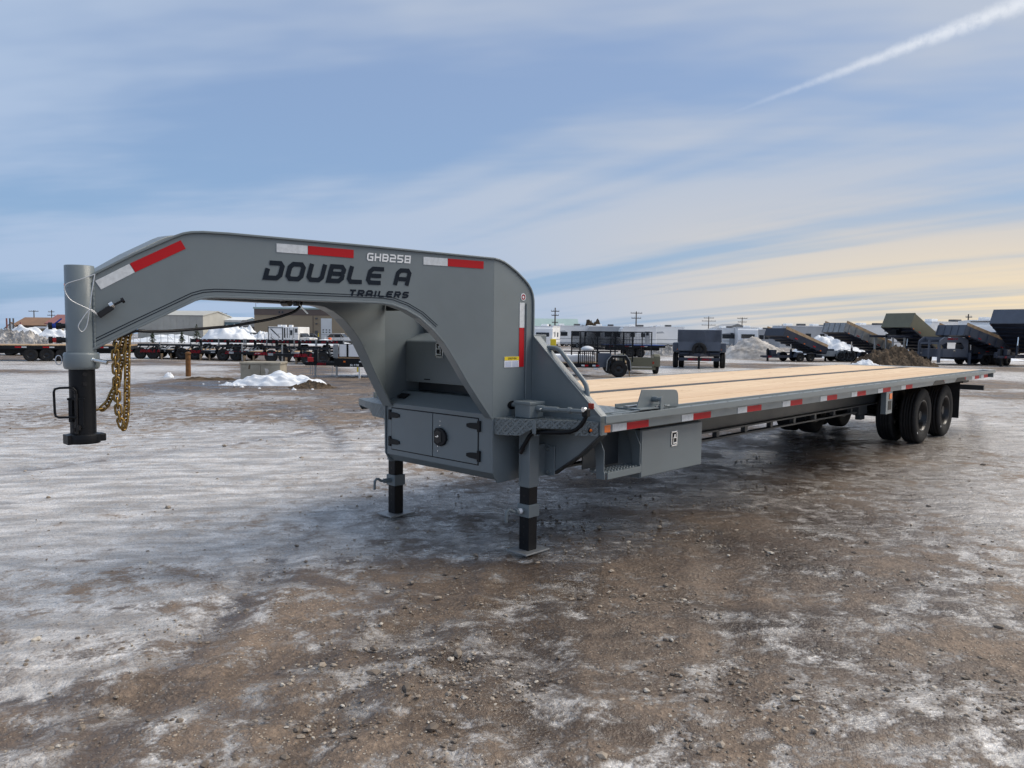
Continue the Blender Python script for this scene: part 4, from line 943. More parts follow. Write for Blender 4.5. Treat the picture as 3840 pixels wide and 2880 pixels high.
# --- low black trailers, left ------------------------------------------------------------
def deck_trailer(label, l, d_, rot, L, zd, wheels, r_, word=None, deckm='wood_old', name='flatbed_trailer', tongue=-1, group=None, tapes=True, rim=None):
    e = thing(name, label, 'trailer', l, d_, rot, group); w2 = 1.2
    part(e, 'frame', 'black', BX((-L / 2, L / 2, -w2, -w2 + .06, zd - .20, zd - .03), (-L / 2, L / 2, w2 - .06, w2, zd - .20, zd - .03), (-L / 2, -L / 2 + .06, -w2 + .06, w2 - .06, zd - .2, zd - .03), (L / 2 - .06, L / 2, -w2 + .06, w2 - .06, zd - .2, zd - .03)))
    n = 7
    for k in range(n): part(e, 'plank', deckm, BX((-L / 2 + .02, L / 2 - .02, -w2 + k * 2 * w2 / n + .005, -w2 + (k + 1) * 2 * w2 / n - .005, zd - .028, zd + .012)))
    part(e, 'main_beam', 'black', BX((-L / 2 + .2, L / 2 - .3, -.55, -.48, zd - .42, zd - .205), (-L / 2 + .2, L / 2 - .3, .48, .55, zd - .42, zd - .205)))
    for x in wheels:
        for s_ in (-1, 1): wheel(e, x, s_ * (w2 - .12), r_, rim)
    t0 = tongue * L / 2
    part(e, 'tongue', 'black', MB().bar((t0, -.45, zd - .3), (t0 + tongue * 1.3, 0, zd - .3), .09, .14).bar((t0, .45, zd - .3), (t0 + tongue * 1.3, 0, zd - .3), .09, .14).box(t0 + tongue * 1.25 - .1, t0 + tongue * 1.25 + .1, -.07, .07, zd - .34, zd - .22))
    part(e, 'tongue_jack', 'black', BX((t0 + tongue * .8 - .04, t0 + tongue * .8 + .04, -.04, .04, 0.02, zd + .25), (t0 + tongue * .8 - .09, t0 + tongue * .8 + .09, -.09, .09, 0, .02)))
    if tapes:
        for k in range(int(L / 1.2)):
            x = -L / 2 + .3 + k * 1.2; part(e, 'reflective_tape', 'red_tape', BX((x, x + .28, -w2 - .004, -w2 - .001, zd - .13, zd - .07))); part(e, 'reflective_tape', 'white_tape', BX((x + .285, x + .5, -w2 - .004, -w2 - .001, zd - .13, zd - .07)))
    if word is not None: words(e, 'DOUBLE A', word, zd - .19, 1.25, .15, 'red_letter', lambda a, b: (a, -w2 - .006, b))
    return e
deck_trailer('black flatbed with three wheels a side behind the coupler post', -22.897, 39, 18, 6.6, .80, (-1.15, -.45, .25), .33, None, 'wood_old')
deck_trailer('black flatbed with red lettering at the far left picture edge', -30.951, 47, 6, 6.2, .66, (-.2, .65, 1.5), .33, -2.6, 'galv')
def car_hauler(label, l, d_, L, seed, letter_x=None, tongue=-1, group=None):
    rs = random.Random(seed); e = thing('car_hauler_trailer', label, 'trailer', l, d_, rs.uniform(-3, 3), group); w2 = 1.05; zd = .52
    part(e, 'frame', 'black', BX((-L / 2, L / 2, -w2, -w2 + .05, zd - .14, zd), (-L / 2, L / 2, w2 - .05, w2, zd - .14, zd), (-L / 2, L / 2, -.5, -.44, zd - .2, zd - .02), (-L / 2, L / 2, .44, .5, zd - .2, zd - .02)))
    for k in range(5): part(e, 'plank', 'galv' if seed % 2 else 'wood_old', BX((-L / 2, L / 2, -w2 + .055 + k * .398, -w2 + .055 + k * .398 + .39, zd + .001, zd + .04)))
    for s_ in (-1, 1):
        part(e, 'rail_tube', 'black', BX((-L / 2, L / 2, s_ * w2 - .025, s_ * w2 + .025, zd + .24, zd + .29)))
        for k in range(5):
            x = -L / 2 + .12 + k * (L - .24) / 4
            part(e, 'brace', 'galv' if s_ < 0 else 'black', MB().bar((x - .12, s_ * (w2 + .03), zd + .02), (x + .14, s_ * (w2 + .03), zd + .26), .05, .05))
        part(e, 'fender', 'black', MB().prism([(-.78, .40), (-.66, .78), (.66, .78), (.78, .40), (.72, .40), (.61, .73), (-.61, .73), (-.72, .40)], lambda a, b, t: (a, t, b), s_ * (w2 + .30), s_ * (w2 + .03)))
        for x in (-.36, .36): wheel(e, x, s_ * (w2 + .16), .33)
    t0 = tongue * L / 2
    part(e, 'tongue', 'black', MB().bar((t0, -.6, zd - .08), (t0 + tongue * 1.2, 0, zd - .08), .07, .12).bar((t0, .6, zd - .08), (t0 + tongue * 1.2, 0, zd - .08), .07, .12))
    part(e, 'coupler', 'steel', BX((t0 + tongue * 1.32 - .13, t0 + tongue * 1.32 + .13, -.05, .05, zd - .13, zd - .02)))
    part(e, 'tongue_jack', 'galv', BX((t0 + tongue * .75 - .03, t0 + tongue * .75 + .03, -.03, .03, .02, zd + .42)))
    for k in range(3):
        x = -L / 2 + .35 + k * L / 3; part(e, 'reflective_tape', 'white_tape', BX((x, x + .25, -w2 - .005, -w2 - .001, zd - .09, zd - .04))); part(e, 'reflective_tape', 'red_tape', BX((x + .255, x + .55, -w2 - .005, -w2 - .001, zd - .09, zd - .04)))
    if letter_x is not None: words(e, 'DOUBLE A', letter_x, zd - .14, 1.1, .16, 'red_letter', lambda a, b: (a, -w2 - .32, b)).parent = e
    for k in range(2): part(e, 'wood_block', 'wood_old', BX((t0 + tongue * .4 + k * .5, t0 + tongue * .4 + k * .5 + .09, -.75, -.66, 0, zd - .2)))
    return e
car_hauler('black car hauler with tall fender nearest the gold chains', -20.390, 44, 3.4, 1, -.3)
car_hauler('black car hauler directly behind the wooden bollard', -17.937, 43.5, 2.6, 2, .1)
car_hauler('black car hauler with galvanised deck above the concrete box left end', -15.207, 42.5, 2.9, 3, -.2)
car_hauler('black car hauler behind the right half of the concrete box', -12.146, 41, 3.2, 4, -1.2)
car_hauler('black car hauler half hidden behind the corrugated panel trailer', -9.617, 38.5, 2.4, 5, -1.0)
def end_trailer(label, l, d_, seed):
    e = thing('stored_trailer', label, 'trailer', l, d_, random.Random(seed).uniform(-4, 4), 'trailers parked end on in the second row'); zz = .95
    part(e, 'crossbar', 'black', BX((-1.0, 1.0, -.05, .05, zz - .16, zz + .10)))
    part(e, 'deck', 'black', BX((-1.0, 1.0, .051, 5.0, zz - .06, zz + .04)))
    for s_ in (-1, 1):
        part(e, 'upright', 'galv', BX((s_ * 1.01 - .04, s_ * 1.01 + .04, -.08, .0, zz - .42, zz + .14)))
        wheel(e, s_ * .85, 2.6, .34, None, 90); wheel(e, s_ * .85, 3.4, .34, None, 90)
    part(e, 'marker_light', 'white_letter', BX((-.2, -.1, -.056, -.0505, zz + .03, zz + .07), (.1, .2, -.056, -.0505, zz + .03, zz + .07)))
    words(e, 'DOUBLE A', -.62, zz - .12, 1.2, .15, 'red_letter', lambda a, b: (a, -.056, b))
    part(e, 'coupler_post', 'black', BX((-.08, .08, -.9, -.75, .3, zz + .05), (-.10, .10, -.9, -.05, zz - .14, zz - .02)))
for k, (l_, lab) in enumerate(((-22.478, 'trailer with red lettering just right of the tallest spruce'), (-20.449, 'red lettered trailer below the left part of the big snow pile'), (-18.576, 'red lettered trailer below the right end of the big snow pile'), (-16.937, 'red lettered trailer directly below the toy hauler'), (-15.298, 'red lettered trailer below the white pickup'), (-13.346, 'red lettered trailer below the white overhead door'))): end_trailer(lab, l_, 56, k)
# trailer with corrugated panel and white box, end towards us
e = thing('equipment_trailer', 'black SLT78 trailer with corrugated panel and white box sides on jack legs', 'trailer', -5.725, 26.5, 0)
part(e, 'frame', 'black', BX((-.45, 1.9, .0, .08, .36, .66), (-.45, 1.9, 1.7, 1.78, .36, .66), (-.45, -.37, .08, 1.7, .36, .66)))
part(e, 'deck', 'wood_old', BX((-.36, 1.9, .09, 1.69, .60, .67)))
part(e, 'corrugated_panel', 'galv', BX(*[(-.47, -.30, -.03 - .012 * (k % 2), .05, .68 + k * .042, .68 + k * .042 + .040) for k in range(11)]))
part(e, 'box_panel', 'rv_white', BX((-.27, -.02, .02, .06, .72, 1.14)), None, .004); part(e, 'box_panel', 'rv_white', BX((.05, 1.1, .02, .06, .72, 1.14)), None, .004)
part(e, 'box_frame', 'black', BX((-.29, 1.15, .061, .10, .68, 1.17), (-.015, .045, .015, .06, .7, 1.16)))
part(e, 'tongue', 'black', BX((-1.45, -.452, .02, .12, .40, .52), (-1.45, -.452, .9, 1.0, .40, .52), (-1.5, -1.40, .12, .9, .40, .52)))
words(e, 'DOUBLE A', -1.05, .41, .30, .09, 'red_letter', lambda a, b: (a, .012, b)); words(e, 'SLT78', .10, .39, .30, .07, 'white_letter', lambda a, b: (a, -.006, b))
for x in (-1.10, -.36): part(e, 'jack_leg', 'galv', BX((x - .03, x + .03, .0, .06, .0, .40), (x - .06, x + .06, -.04, .10, -.01, .015)))
part(e, 'side_marker', 'amber', BX((-.12, -.05, -.012, -.001, .52, .57))); part(e, 'reflector', 'white_tape', BX((.42, .56, -.008, -.001, .53, .57)))
for x in (-1.28, -1.2, -.52): part(e, 'hanging_chain', 'steel', MB().tube([(x, .03, .40), (x + .01, .02, .22), (x - .01, .02, .06)], .012, 5))
part(e, 'stand_post', 'white_wall', BX((.50, .56, -.5, -.44, 0, .38))); part(e, 'hook', 'yellow', BX((.35, .40, -.03, .02, .20, .36)))
wheel(e, 1.3, .2, .34); wheel(e, 1.3, 1.6, .34)
part(e, 'winch_stand', 'black', BX((-1.14, -1.02, .0, .14, .522, .95))); part(e, 'red_winch', 'red_plastic', BX((-1.36, -1.16, -.02, .14, .53, .68)), None, .01)

# --- snow, fence and spruces before the buildings -----------------------------------------
mound('snow_pile', 'biggest white snow pile, behind the trailers and chain-link fence', 'snow pile', -39.889, 108, 4.3, 3.0, 2.55, 'snow', 21, .25, .06)
mound('snow_pile', 'low snow bank between the spruces and the grey warehouse', 'snow pile', -52.627, 118, 6.5, 2.5, 1.1, 'snow', 22, .3)
mound('snow_pile', 'snow pile left of the toy hauler, before the tan building', 'snow pile', -39.746, 122, 2.6, 2, 1.7, 'snow', 23, .3, .15)
mound('snow_pile', 'distant snow ridge below the dark shed roof beside the tan building', 'snow pile', -46.803, 135, 3.2, 2, 2.6, 'snow', 24, .25)
mound('snow_pile', 'low snow bank in front of the white overhead door', 'snow pile', -25.244, 105, 3.8, 1.6, .75, 'snow', 25, .35, .2)
mound('snow_rubble_bank', 'long dirty bank of frozen snow rubble at the left edge', 'snow bank', -39.749, 62, 3.6, 1.6, 1.25, 'snow_dirty', 26, .3, .5, n=64)
mound('snow_rubble_bank', 'right end of the dirty snow bank beside the coupler post', 'snow bank', -36.725, 62, 1.7, 1.4, .75, 'snow_dirty', 27, .3, .5)
mound('snow_pile', 'smooth white snow drift below the red roof', 'snow pile', -46.338, 78, 3.2, 1.6, 1.75, 'snow', 28, .2)
mound('snow_pile', 'white snow drift in front of the brown house', 'snow pile', -60.878, 96, 3.6, 2, 2.1, 'snow', 29, .2)
e = thing('chain_link_fence', 'steel chain-link fence in front of the spruces and the big snow pile', 'fence', -55.909, 113)
for k in range(31): part(e, 'post', 'fence_steel', BX((k * 1.02 - .025, k * 1.02 + .025, -.025, .025, -.05, 1.45)))
for k in range(0, 31, 5): part(e, 'brace', 'fence_steel', MB().bar((k * 1.02, 0, 1.3), (k * 1.02 + .9, 0, .1), .03, .03))
part(e, 'top_rail', 'fence_steel', BX((0, 30.6, -.02, .02, 1.451, 1.49))); part(e, 'mid_wire', 'fence_steel', BX((0, 30.6, -.008, .008, .7, .72)))
def spruce(label, l, d_, h, seed):
    rs = random.Random(seed); e = thing('spruce_tree', label, 'tree', l, d_, rs.uniform(0, 360), 'young spruces by the fence')
    part(e, 'trunk', 'bark', MB().tube([(0, 0, 0), (0, 0, h * .5), (.02, 0, h)], .07, 7, False, .012))
    m = MB()
    for k in range(420):
        t = rs.random() ** .8; z = h * (.10 + .90 * t); a = rs.uniform(0, 6.283); rad = (1 - t) * h * .30 + .04; rad *= .35 + .65 * rs.random() ** .4; rad *= .8 + .35 * math.sin(z * 14)
        c = Vector((rad * math.cos(a), rad * math.sin(a), z - rad * .25)); s_ = .05 + .10 * (1 - t); dv = Vector((math.cos(a), math.sin(a), -.35)).normalized() * s_ * 1.7; sv = Vector((-math.sin(a), math.cos(a), rs.uniform(-.4, .4))) * s_ * .7
        m.add([c - dv * .4, c + sv, c + dv, c - sv], [(0, 1, 2, 3)])
    part(e, 'crown', 'needle', m)
spruce('shortest left spruce standing before the grey warehouse', -51.666, 110, 1.7, 1); spruce('middle spruce at the right end of the grey warehouse', -47.449, 110, 1.7, 2); spruce('tallest spruce left of the big snow pile', -45.303, 110, 2.75, 3)

# --- buildings, left ----------------------------------------------------------------------
def building(name, label, l, d_, w_, dep, h, wallm, roofm, rise=0.0, ridge='x', rot=0, over=.3, ribs=0.0):
    e = thing(name, label, 'building', l, d_, rot); part(e, 'wall', wallm, BX((-w_ / 2, w_ / 2, 0, dep, -1.0, h)))
    if ribs:
        n = int(w_ / ribs)
        for k in range(n): part(e, 'wall_panel', wallm, BX((-w_ / 2 + k * ribs + .06, -w_ / 2 + (k + 1) * ribs - .06, -.05, -.002, -.5, h - .1)))
    if rise:
        if ridge == 'x': m = MB().prism([(-over, h), (dep / 2, h + rise), (dep + over, h), (dep + over, h + .2), (dep / 2, h + rise + .25), (-over, h + .2)], lambda a, b, t: (t, a, b), -w_ / 2 - over, w_ / 2 + over); g = MB().prism([(0, h), (dep, h), (dep / 2, h + rise)], lambda a, b, t: (t, a, b), -w_ / 2 + .01, w_ / 2 - .01)
        else: m = MB().prism([(-w_ / 2 - over, h), (0, h + rise), (w_ / 2 + over, h), (w_ / 2 + over, h + .2), (0, h + rise + .25), (-w_ / 2 - over, h + .2)], lambda a, b, t: (a, t, b), -over, dep + over); g = MB().prism([(-w_ / 2, h), (w_ / 2, h), (0, h + rise)], lambda a, b, t: (a, t, b), .01, dep - .01)
        part(e, 'roof', roofm, m); part(e, 'gable', wallm, g)
    else: part(e, 'roof', roofm, BX((-w_ / 2 - .15, w_ / 2 + .15, -.15, dep + .15, h + .002, h + .3)))
    return e
def rect(e, name, mm, x0, x1, z0, z1, y=-.08, th=.07): return part(e, name, mm, BX((x0, x1, y, y + th, z0, z1)))
e = building('warehouse', 'long pale grey steel warehouse seen under the neck', -89.199, 200, 17.0, 20, 5.9, 'grey_wall', 'grey_wall', 1.3, 'x', 0, .2, 1.7)
part(e, 'roof_vent', 'roof_grey', BX((-5, -4.7, 9, 9.3, 7.1, 7.9)))
e = building('blue_shed', 'blue-grey steel shed to the right of the grey warehouse', -81.056, 215, 11.2, 14, 5.0, 'blue_wall', 'white_wall', .9, 'x', 0, .2, 1.6)
rect(e, 'eave_trim', 'white_wall', -5.6, 5.6, 4.6, 4.98, -.12)
e = building('dark_shed', 'small dark gabled shed between blue shed and tan building', -65.209, 190, 5.5, 8, 3.0, 'brown_wall', 'dark_wall', 1.6, 'x')
e = building('tan_building', 'tan industrial building with brown top band and white overhead door', -31.882, 150, 37.2, 18, 6.35, 'tan_wall', 'dark_wall')
rect(e, 'top_band', 'brown_wall', -18.6, 18.6, 5.15, 6.32, -.10)
rect(e, 'roof_trim', 'roof_green', -18.75, 18.75, 6.325, 6.66, -.22, .06)
o = rect(e, 'overhead_door', 'white_wall', -5.55, -3.45, .55, 4.6, -.10)
for i in range(3):
    for j in range(2): part(o, 'door_window', 'glass_dark', BX((-5.25 + i * .62, -4.97 + i * .62, -.13, -.101, 1.8 + j * .45, 2.0 + j * .45)))
for k in range(6): part(o, 'door_panel', 'white_wall', BX((-5.5, -3.5, -.112, -.101, .6 + k * .66, 1.22 + k * .66)))
rect(e, 'downpipe', 'brown_wall', -7.15, -7.05, .2, 5.1, -.15); rect(e, 'wall_lamp', 'dark_wall', -6.6, -6.2, 4.4, 4.7, -.4, .3); rect(e, 'wall_vent', 'dark_wall', -6.6, -6.25, 3.4, 3.65, -.3, .2)
rect(e, 'entry_door', 'dark_wall', -6.75, -6.2, .4, 2.2); rect(e, 'bollard', 'yellow', -5.95, -5.8, .2, 1.7, -.9, .15); rect(e, 'wall_light', 'glass_dark', -13.8, -13.5, 5.5, 5.9, -.14, .04); rect(e, 'wall_light', 'glass_dark', -13.2, -12.9, 5.5, 5.9, -.14, .04)
part(e, 'antenna', 'fence_steel', BX((-18.5, -18.42, .5, .58, 6.66, 7.8), (-18.2, -18.0, .5, .7, 7.4, 7.7)))
e = building('brown_house', 'low brown house with orange roof at far left', -106.324, 170, 8.5, 9, 2.6, 'brown_wall', 'roof_orange', 1.7, 'x')
part(e, 'porch_roof', 'roof_orange', MB().prism([(-6.2, 1.9), (-4.4, 3.4), (-2.6, 1.9)], lambda a, b, t: (a, t, b), -.6, -.02)); part(e, 'porch_gable', 'white_wall', MB().prism([(-5.8, 1.9), (-4.4, 3.1), (-3.0, 1.9)], lambda a, b, t: (a, t, b), -.66, -.61))
building('red_roof_house', 'house with faded red roof left of the coupler post', -97.620, 165, 5.2, 9, 3.0, 'white_wall', 'roof_red', 1.9, 'x')
e = building('tan_shed', 'small tan shed with a snow covered flat roof', -73.254, 120, 2.6, 3.0, 1.9, 'tan_wall', 'snow')
rect(e, 'lower_wall', 'white_wall', -1.3, 1.3, 0, .9)
building('dark_wall_shed', 'long dark low shed behind the snow rubble at far left', -83.118, 130, 8.0, 3, 1.15, 'brown_wall', 'snow')
for k, (u_, lab) in enumerate(((-65.923, 'rusty red steel rack post at the far left'), (-65.505, 'dark steel rack post next to the rusty red one'), (-65.052, 'third rack post from the left picture edge'), (-64.111, 'lone reddish rack post left of the tan shed'))):
    o = MB().box(-.07, .07, -.07, .07, 1.0, 3.1 - .5 * (k == 3)).box(-.09, .09, -.09, .09, -.3, 1.0).build('rack_post', 'roof_red' if k in (0, 3) else 'dark_wall'); x, y = yard(u_, 100); o.location = (x, y, slope(x, y)); o.rotation_euler = (0, 0, YROT); tag(o, lab, 'post', 'steel rack posts')

# --- vehicles far left --------------------------------------------------------------------
def car(label, l, d_, rot, mm, L=4.6, pickup=False):
    e = thing('pickup_truck' if pickup else 'parked_car', label, 'pickup' if pickup else 'car', l, d_, rot); w2 = .88
    body = [(-L / 2, .45), (-L / 2, .92), (-L / 2 + .9, 1.02), (L / 2 - .1, 1.0), (L / 2, .85), (L / 2, .45)]
    part(e, 'body', mm, MB().prism(body, lambda a, b, t: (a, t, b), -w2, w2), None, .06)
    cab = [(-L * .22, 1.0), (-L * .10, 1.58), (L * .10 if pickup else L * .26, 1.62), (L * .16 if pickup else L * .42, 1.0)]
    part(e, 'cabin', 'glass_dark', MB().prism(cab, lambda a, b, t: (a, t, b), -w2 + .08, w2 - .08), None, .05)
    part(e, 'roof', mm, BX((cab[1][0] + .05, cab[2][0] - .02, -w2 + .10, w2 - .10, 1.6, 1.67)), None, .02)
    for x in (-L * .31, L * .31):
        for s_ in (-1, 1): wheel(e, x, s_ * (w2 - .12), .36, BRG)
    part(e, 'headlight', 'white_letter', BX((-L / 2 - .02, -L / 2 + .1, -w2 + .05, -w2 + .35, .72, .86))); part(e, 'headlight', 'white_letter', BX((-L / 2 - .02, -L / 2 + .1, w2 - .35, w2 - .05, .72, .86)))
    return e
car('white pickup parked right of the toy hauler', -32.399, 118, 150, 'car_white', 4.8, True)
car('dark car behind the white pickup against the tan building', -35.951, 134, 10, 'car_dark')
car('white car half hidden by the far neck leg', -28.092, 125, 170, 'car_white', 5.0)
car('dark green parked car behind the snow, left of the toy hauler', -45.056, 134, 0, 'car_dark', 5.0)

# --- travel trailers ----------------------------------------------------------------------
def rv(label, l, d_, rot, L, h, mm='rv_white', wins=3, door=True, stripe='rv_grey', units=2, arch=False, name='travel_trailer', seed=0):
    rs = random.Random(seed); e = thing(name, label, 'travel trailer', l, d_, rot, None); w2 = 1.22
    if arch: pr = [(-L / 2, .75), (-L / 2 - .12, h * .55), (-L / 2 + .1, h - .45), (-L / 2 + .55, h - .08), (-L / 2 + 1.1, h), (L / 2 - .1, h), (L / 2, h - .2), (L / 2, .75)]
    else: pr = [(-L / 2, .55), (-L / 2 - .15, h * .5), (-L / 2 + .1, h - .25), (-L / 2 + .35, h), (L / 2 - .1, h), (L / 2, h - .12), (L / 2, .55)]
    b = part(e, 'body', mm, MB().prism(pr, lambda a, c, t: (a, t, c), -w2, w2), None, .05)
    part(e, 'roof_edge', 'rv_white', BX((-L / 2 + .3, L / 2, -w2 - .03, w2 + .03, h - .02, h + .07)))
    part(e, 'stripe', stripe, BX((-L / 2 + .12, L / 2 - .05, -w2 - .012, -w2 - .002, h * .42, h * .42 + .10)))
    part(e, 'lower_band', 'rv_grey', BX((-L / 2 + .1, L / 2 - .05, -w2 - .013, -w2 - .002, .58, .85)))
    for k in range(wins):
        x = -L / 2 + .8 + (L - 1.9) * (k + .3) / max(1, wins); wn = part(e, 'window', 'glass_dark', BX((x, x + rs.uniform(.5, 1.0), -w2 - .03, -w2 - .002, h * .55, h * .55 + .55)))
    if door:
        x = L / 2 - 1.6; part(e, 'door', 'rv_grey', BX((x, x + .68, -w2 - .025, -w2 - .003, .75, h - .55))); part(e, 'door_window', 'glass_dark', BX((x + .15, x + .53, -w2 - .035, -w2 - .026, h * .62, h * .62 + .5)))
    for k in range(units): x = -L / 2 + 1.2 + k * (L - 2.4) / max(1, units); part(e, 'roof_unit', 'dark_wall' if k % 2 else 'rv_white', BX((x, x + .8, -.4, .4, h + .071, h + .32)), None, .04)
    for x in (.2, 1.05):
        for s_ in (-1, 1): wheel(e, x, s_ * (w2 - .08), .34, BRG)
    part(e, 'front_window', 'glass_dark', BX((-L / 2 - .145, -L / 2 - .05, -.8, .8, h * .56, h * .56 + .5)))
    part(e, 'graphic', stripe, MB().prism([(-L / 2 + .5, h * .75), (-L / 2 + 1.9, h * .80), (-L / 2 + 2.2, h * .72), (-L / 2 + .8, h * .70)], lambda a, c, t: (a, t, c), -w2 - .016, -w2 - .004))
    return e
rv('white travel trailer end with two stacked windows right of the riser', 4.282, 96, 78, 6.0, 2.75, 'rv_white', 2, False, seed=1)
rv('white travel trailer behind the left half of the mesh cage', 8.655, 108, 8, 7.0, 3.05, 'rv_white', 3, True, seed=2)
rv('grey travel trailer behind the middle of the mesh cage', 13.111, 106, -6, 5.6, 3.0, 'rv_grey', 3, True, 'dark_wall', seed=3)
rv('white travel trailer seen through the right end of the mesh cage', 16.850, 104, 4, 4.8, 2.95, 'rv_white', 2, True, seed=4)
rv('plain pale travel trailer left of the front facing dump trailer', 21.449, 108, 0, 5.0, 3.05, 'rv_white', 0, False, seed=5)
rv('white travel trailer with door just right of the front facing dump trailer', 27.596, 100, 6, 3.6, 2.85, 'rv_white', 2, True, seed=6)
rv('white travel trailer front with oval graphic beside the gravel heap', 29.707, 98, 80, 5.5, 2.9, 'rv_white', 1, False, 'dark_wall', seed=7)
rv('grey travel trailer above the gravel heap, left of the tilted black dump', 34.348, 106, 0, 3.4, 2.8, 'rv_grey', 2, False, seed=8)
rv('long travel trailer roof behind the tilted black dump trailer', 34.941, 92, 10, 7.5, 3.1, 'rv_grey', 3, False, 'dark_wall', 3, seed=9)
rv('pale fifth wheel behind the tilted grey dump trailer', 39.512, 84, 12, 6.5, 3.1, 'rv_white', 2, False, seed=10)
rv('long white fifth wheel above the slate gooseneck dump', 42.286, 74, 20, 8.5, 3.3, 'rv_white', 1, False, 'rv_grey', 2, seed=11)
rv('white fifth wheel with rounded front cap left of the rightmost dump', 40.198, 66, 68, 6.5, 3.25, 'rv_white', 1, False, 'rv_grey', 1, True, seed=12)
for k_, (l_, d0, L_, lab) in enumerate(((8.474, 128, 5.5, 'white travel trailer roof peeking over the left end of the mesh cage'), (14.042, 130, 5.0, 'grey travel trailer roof under the dark brush heap'), (18.364, 127, 4.2, 'white travel trailer roof left of the pole above the cage'), (23.598, 129, 4.6, 'tan travel trailer roof right of the pole above the cage'), (41.871, 122, 5.0, 'white travel trailer roof above the gravel heap'), (46.049, 112, 6.0, 'grey travel trailer roof between the two tipped dump trailers'), (48.659, 95, 5.5, 'white travel trailer half hidden left of the olive dump'))):
    rv(lab, l_, d0 + 6 * (k_ % 3), 14 - 9 * (k_ % 4), L_ * .78, (2.95, 3.3, 2.85, 3.2, 3.05, 3.35, 3.0)[k_], ('rv_white', 'rv_grey', 'rv_white', 'tan_wall', 'rv_white', 'rv_grey', 'rv_white')[k_], 3, k_ % 2 == 0, 'dark_wall' if k_ % 2 else 'rv_grey', 2, seed=40 + k_)
e = thing('toy_hauler', 'white toy hauler with black slanting stripes on its end panel', 'travel trailer', -34.679, 116, 0)
part(e, 'body', 'rv_white', BX((-2.3, 2.25, 0, 6.5, .35, 2.55)), None, .06); part(e, 'ramp_door', 'rv_white', BX((-2.2, -.15, -.06, -.002, .42, 2.35)), None, .02)
part(e, 'door_frame', 'black', BX((-2.3, -2.2, -.09, -.001, .35, 2.5), (-.15, -.03, -.09, -.001, .35, 2.5), (-2.2, -.15, -.09, -.001, 2.352, 2.45), (-2.2, -.15, -.09, -.001, .34, .418)))
for q in ([(-2.0, 2.25), (-1.75, 2.25), (-.45, .95), (-.55, .88)], [(-1.95, .95), (-1.8, .95), (-1.2, .45), (-1.35, .45)]): part(e, 'black_stripe', 'black', MB().prism(q, lambda a, b, t: (a, t, b), -.075, -.061))
for x0, x1 in ((.12, .30), (.55, .66), (.95, 1.0), (1.55, 1.62)): part(e, 'trim', 'black', BX((x0, x1, -.02, -.002, .9, 2.4)))
part(e, 'window', 'glass_dark', BX((1.05, 1.40, -.03, -.002, 1.3, 2.05))); part(e, 'graphic', 'dark_wall', BX((1.75, 2.15, -.02, -.002, 1.7, 2.3)))
for x in (-1.0, -.3, .7): part(e, 'roof_unit', 'rv_white', BX((x, x + .55, .5, 1.1, 2.55, 2.85)), None, .03)
wheel(e, -1.9, .6, .36); wheel(e, 1.9, .6, .36); part(e, 'bumper', 'black', BX((-2.3, 2.25, -.2, -.095, .25, .34)))

# --- mesh cage trailer and olive trailer, right -------------------------------------------
e = thing('mesh_cage_trailer', 'black utility trailer with tall mesh ramp gates behind the grab rail', 'trailer', 3.739, 29, 0)
x0, x1 = 1.465 - 3.739, 3.254 - 3.739
part(e, 'frame', 'black', BX((x0, x1 + .05, -.05, .05, .34, .50), (x0, x1 + .05, 1.9, 2.0, .34, .50), (x1 - .05, x1 + .05, .05, 1.9, .34, .50)))
part(e, 'deck', 'wood_old', BX((x0, x1, .051, 1.9, .44, .52)))
for k in range(10): part(e, 'slat', 'black', BX((x0 + 1.10 + k * .075, x0 + 1.125 + k * .075, -.03, .0, .501, .93)))
part(e, 'top_rail', 'black', BX((x0, x1 + .75, -.03, .02, .931, .975)))
part(e, 'corner_post', 'black', BX((x0 + 1.02, x0 + 1.07, -.04, .02, .35, .93), (x1 + .0, x1 + .05, -.04, .02, .501, .93)))
part(e, 'snow_load', 'snow', BX((x0 + .05, x1 - .05, .3, 1.8, .521, .80)), None, .06)
part(e, 'fender', 'black', MB().prism([(-.20, .24), (-.17, .62), (-.02, .82), (.52, .82), (.66, .62), (.70, .26), (.63, .26), (.58, .58), (.47, .73), (.04, .73), (-.09, .58), (-.12, .24)], lambda a, b, t: (a, t, b), -.36, -.06))
part(e, 'fender_plate', 'slate', BX((-.50, .0, -.055, -.0505, .36, .90)))
part(e, 'fender_trim', 'galv', MB().strip([(-.20, .24), (-.17, .62), (-.02, .82), (.52, .82), (.66, .62), (.70, .26)], lambda a, b, t: (a, t, b), -.372, -.36, .03))
wheel(e, .26, -.22, .32); wheel(e, .26, 2.1, .32)
cz0, cz1 = .98, 1.67
def cage(xa, xb, n, y):
    for k in range(n + 1): part(e, 'gate_post', 'black', BX((xa + (xb - xa) * k / n - .025, xa + (xb - xa) * k / n + .025, y - .02, y + .02, .5, cz1)))
    part(e, 'gate_rail', 'black', BX((xa - .025, xb + .025, y - .025, y + .025, cz1 + .001, cz1 + .05)))
    m = MB(); k = xa
    while k < xb: m.box(k, k + .015, y - .004, y + .004, .98, cz1); k += .040
    z = 1.0
    while z < cz1: m.box(xa, xb, y - .0045, y + .0035, z, z + .014); z += .042
    o = part(e, 'gate_mesh', 'black', m); o['kind'] = 'stuff'
cage(2.274 - 3.739, 4.274 - 3.739, 4, .45); cage(2.728 - 3.739, 4.850 - 3.739, 3, 1.9)
part(e, 'side_marker', 'amber', BX((x0 + 1.25 - .46, x0 + 1.35 - .46, -.058, -.0505, .38, .44)))
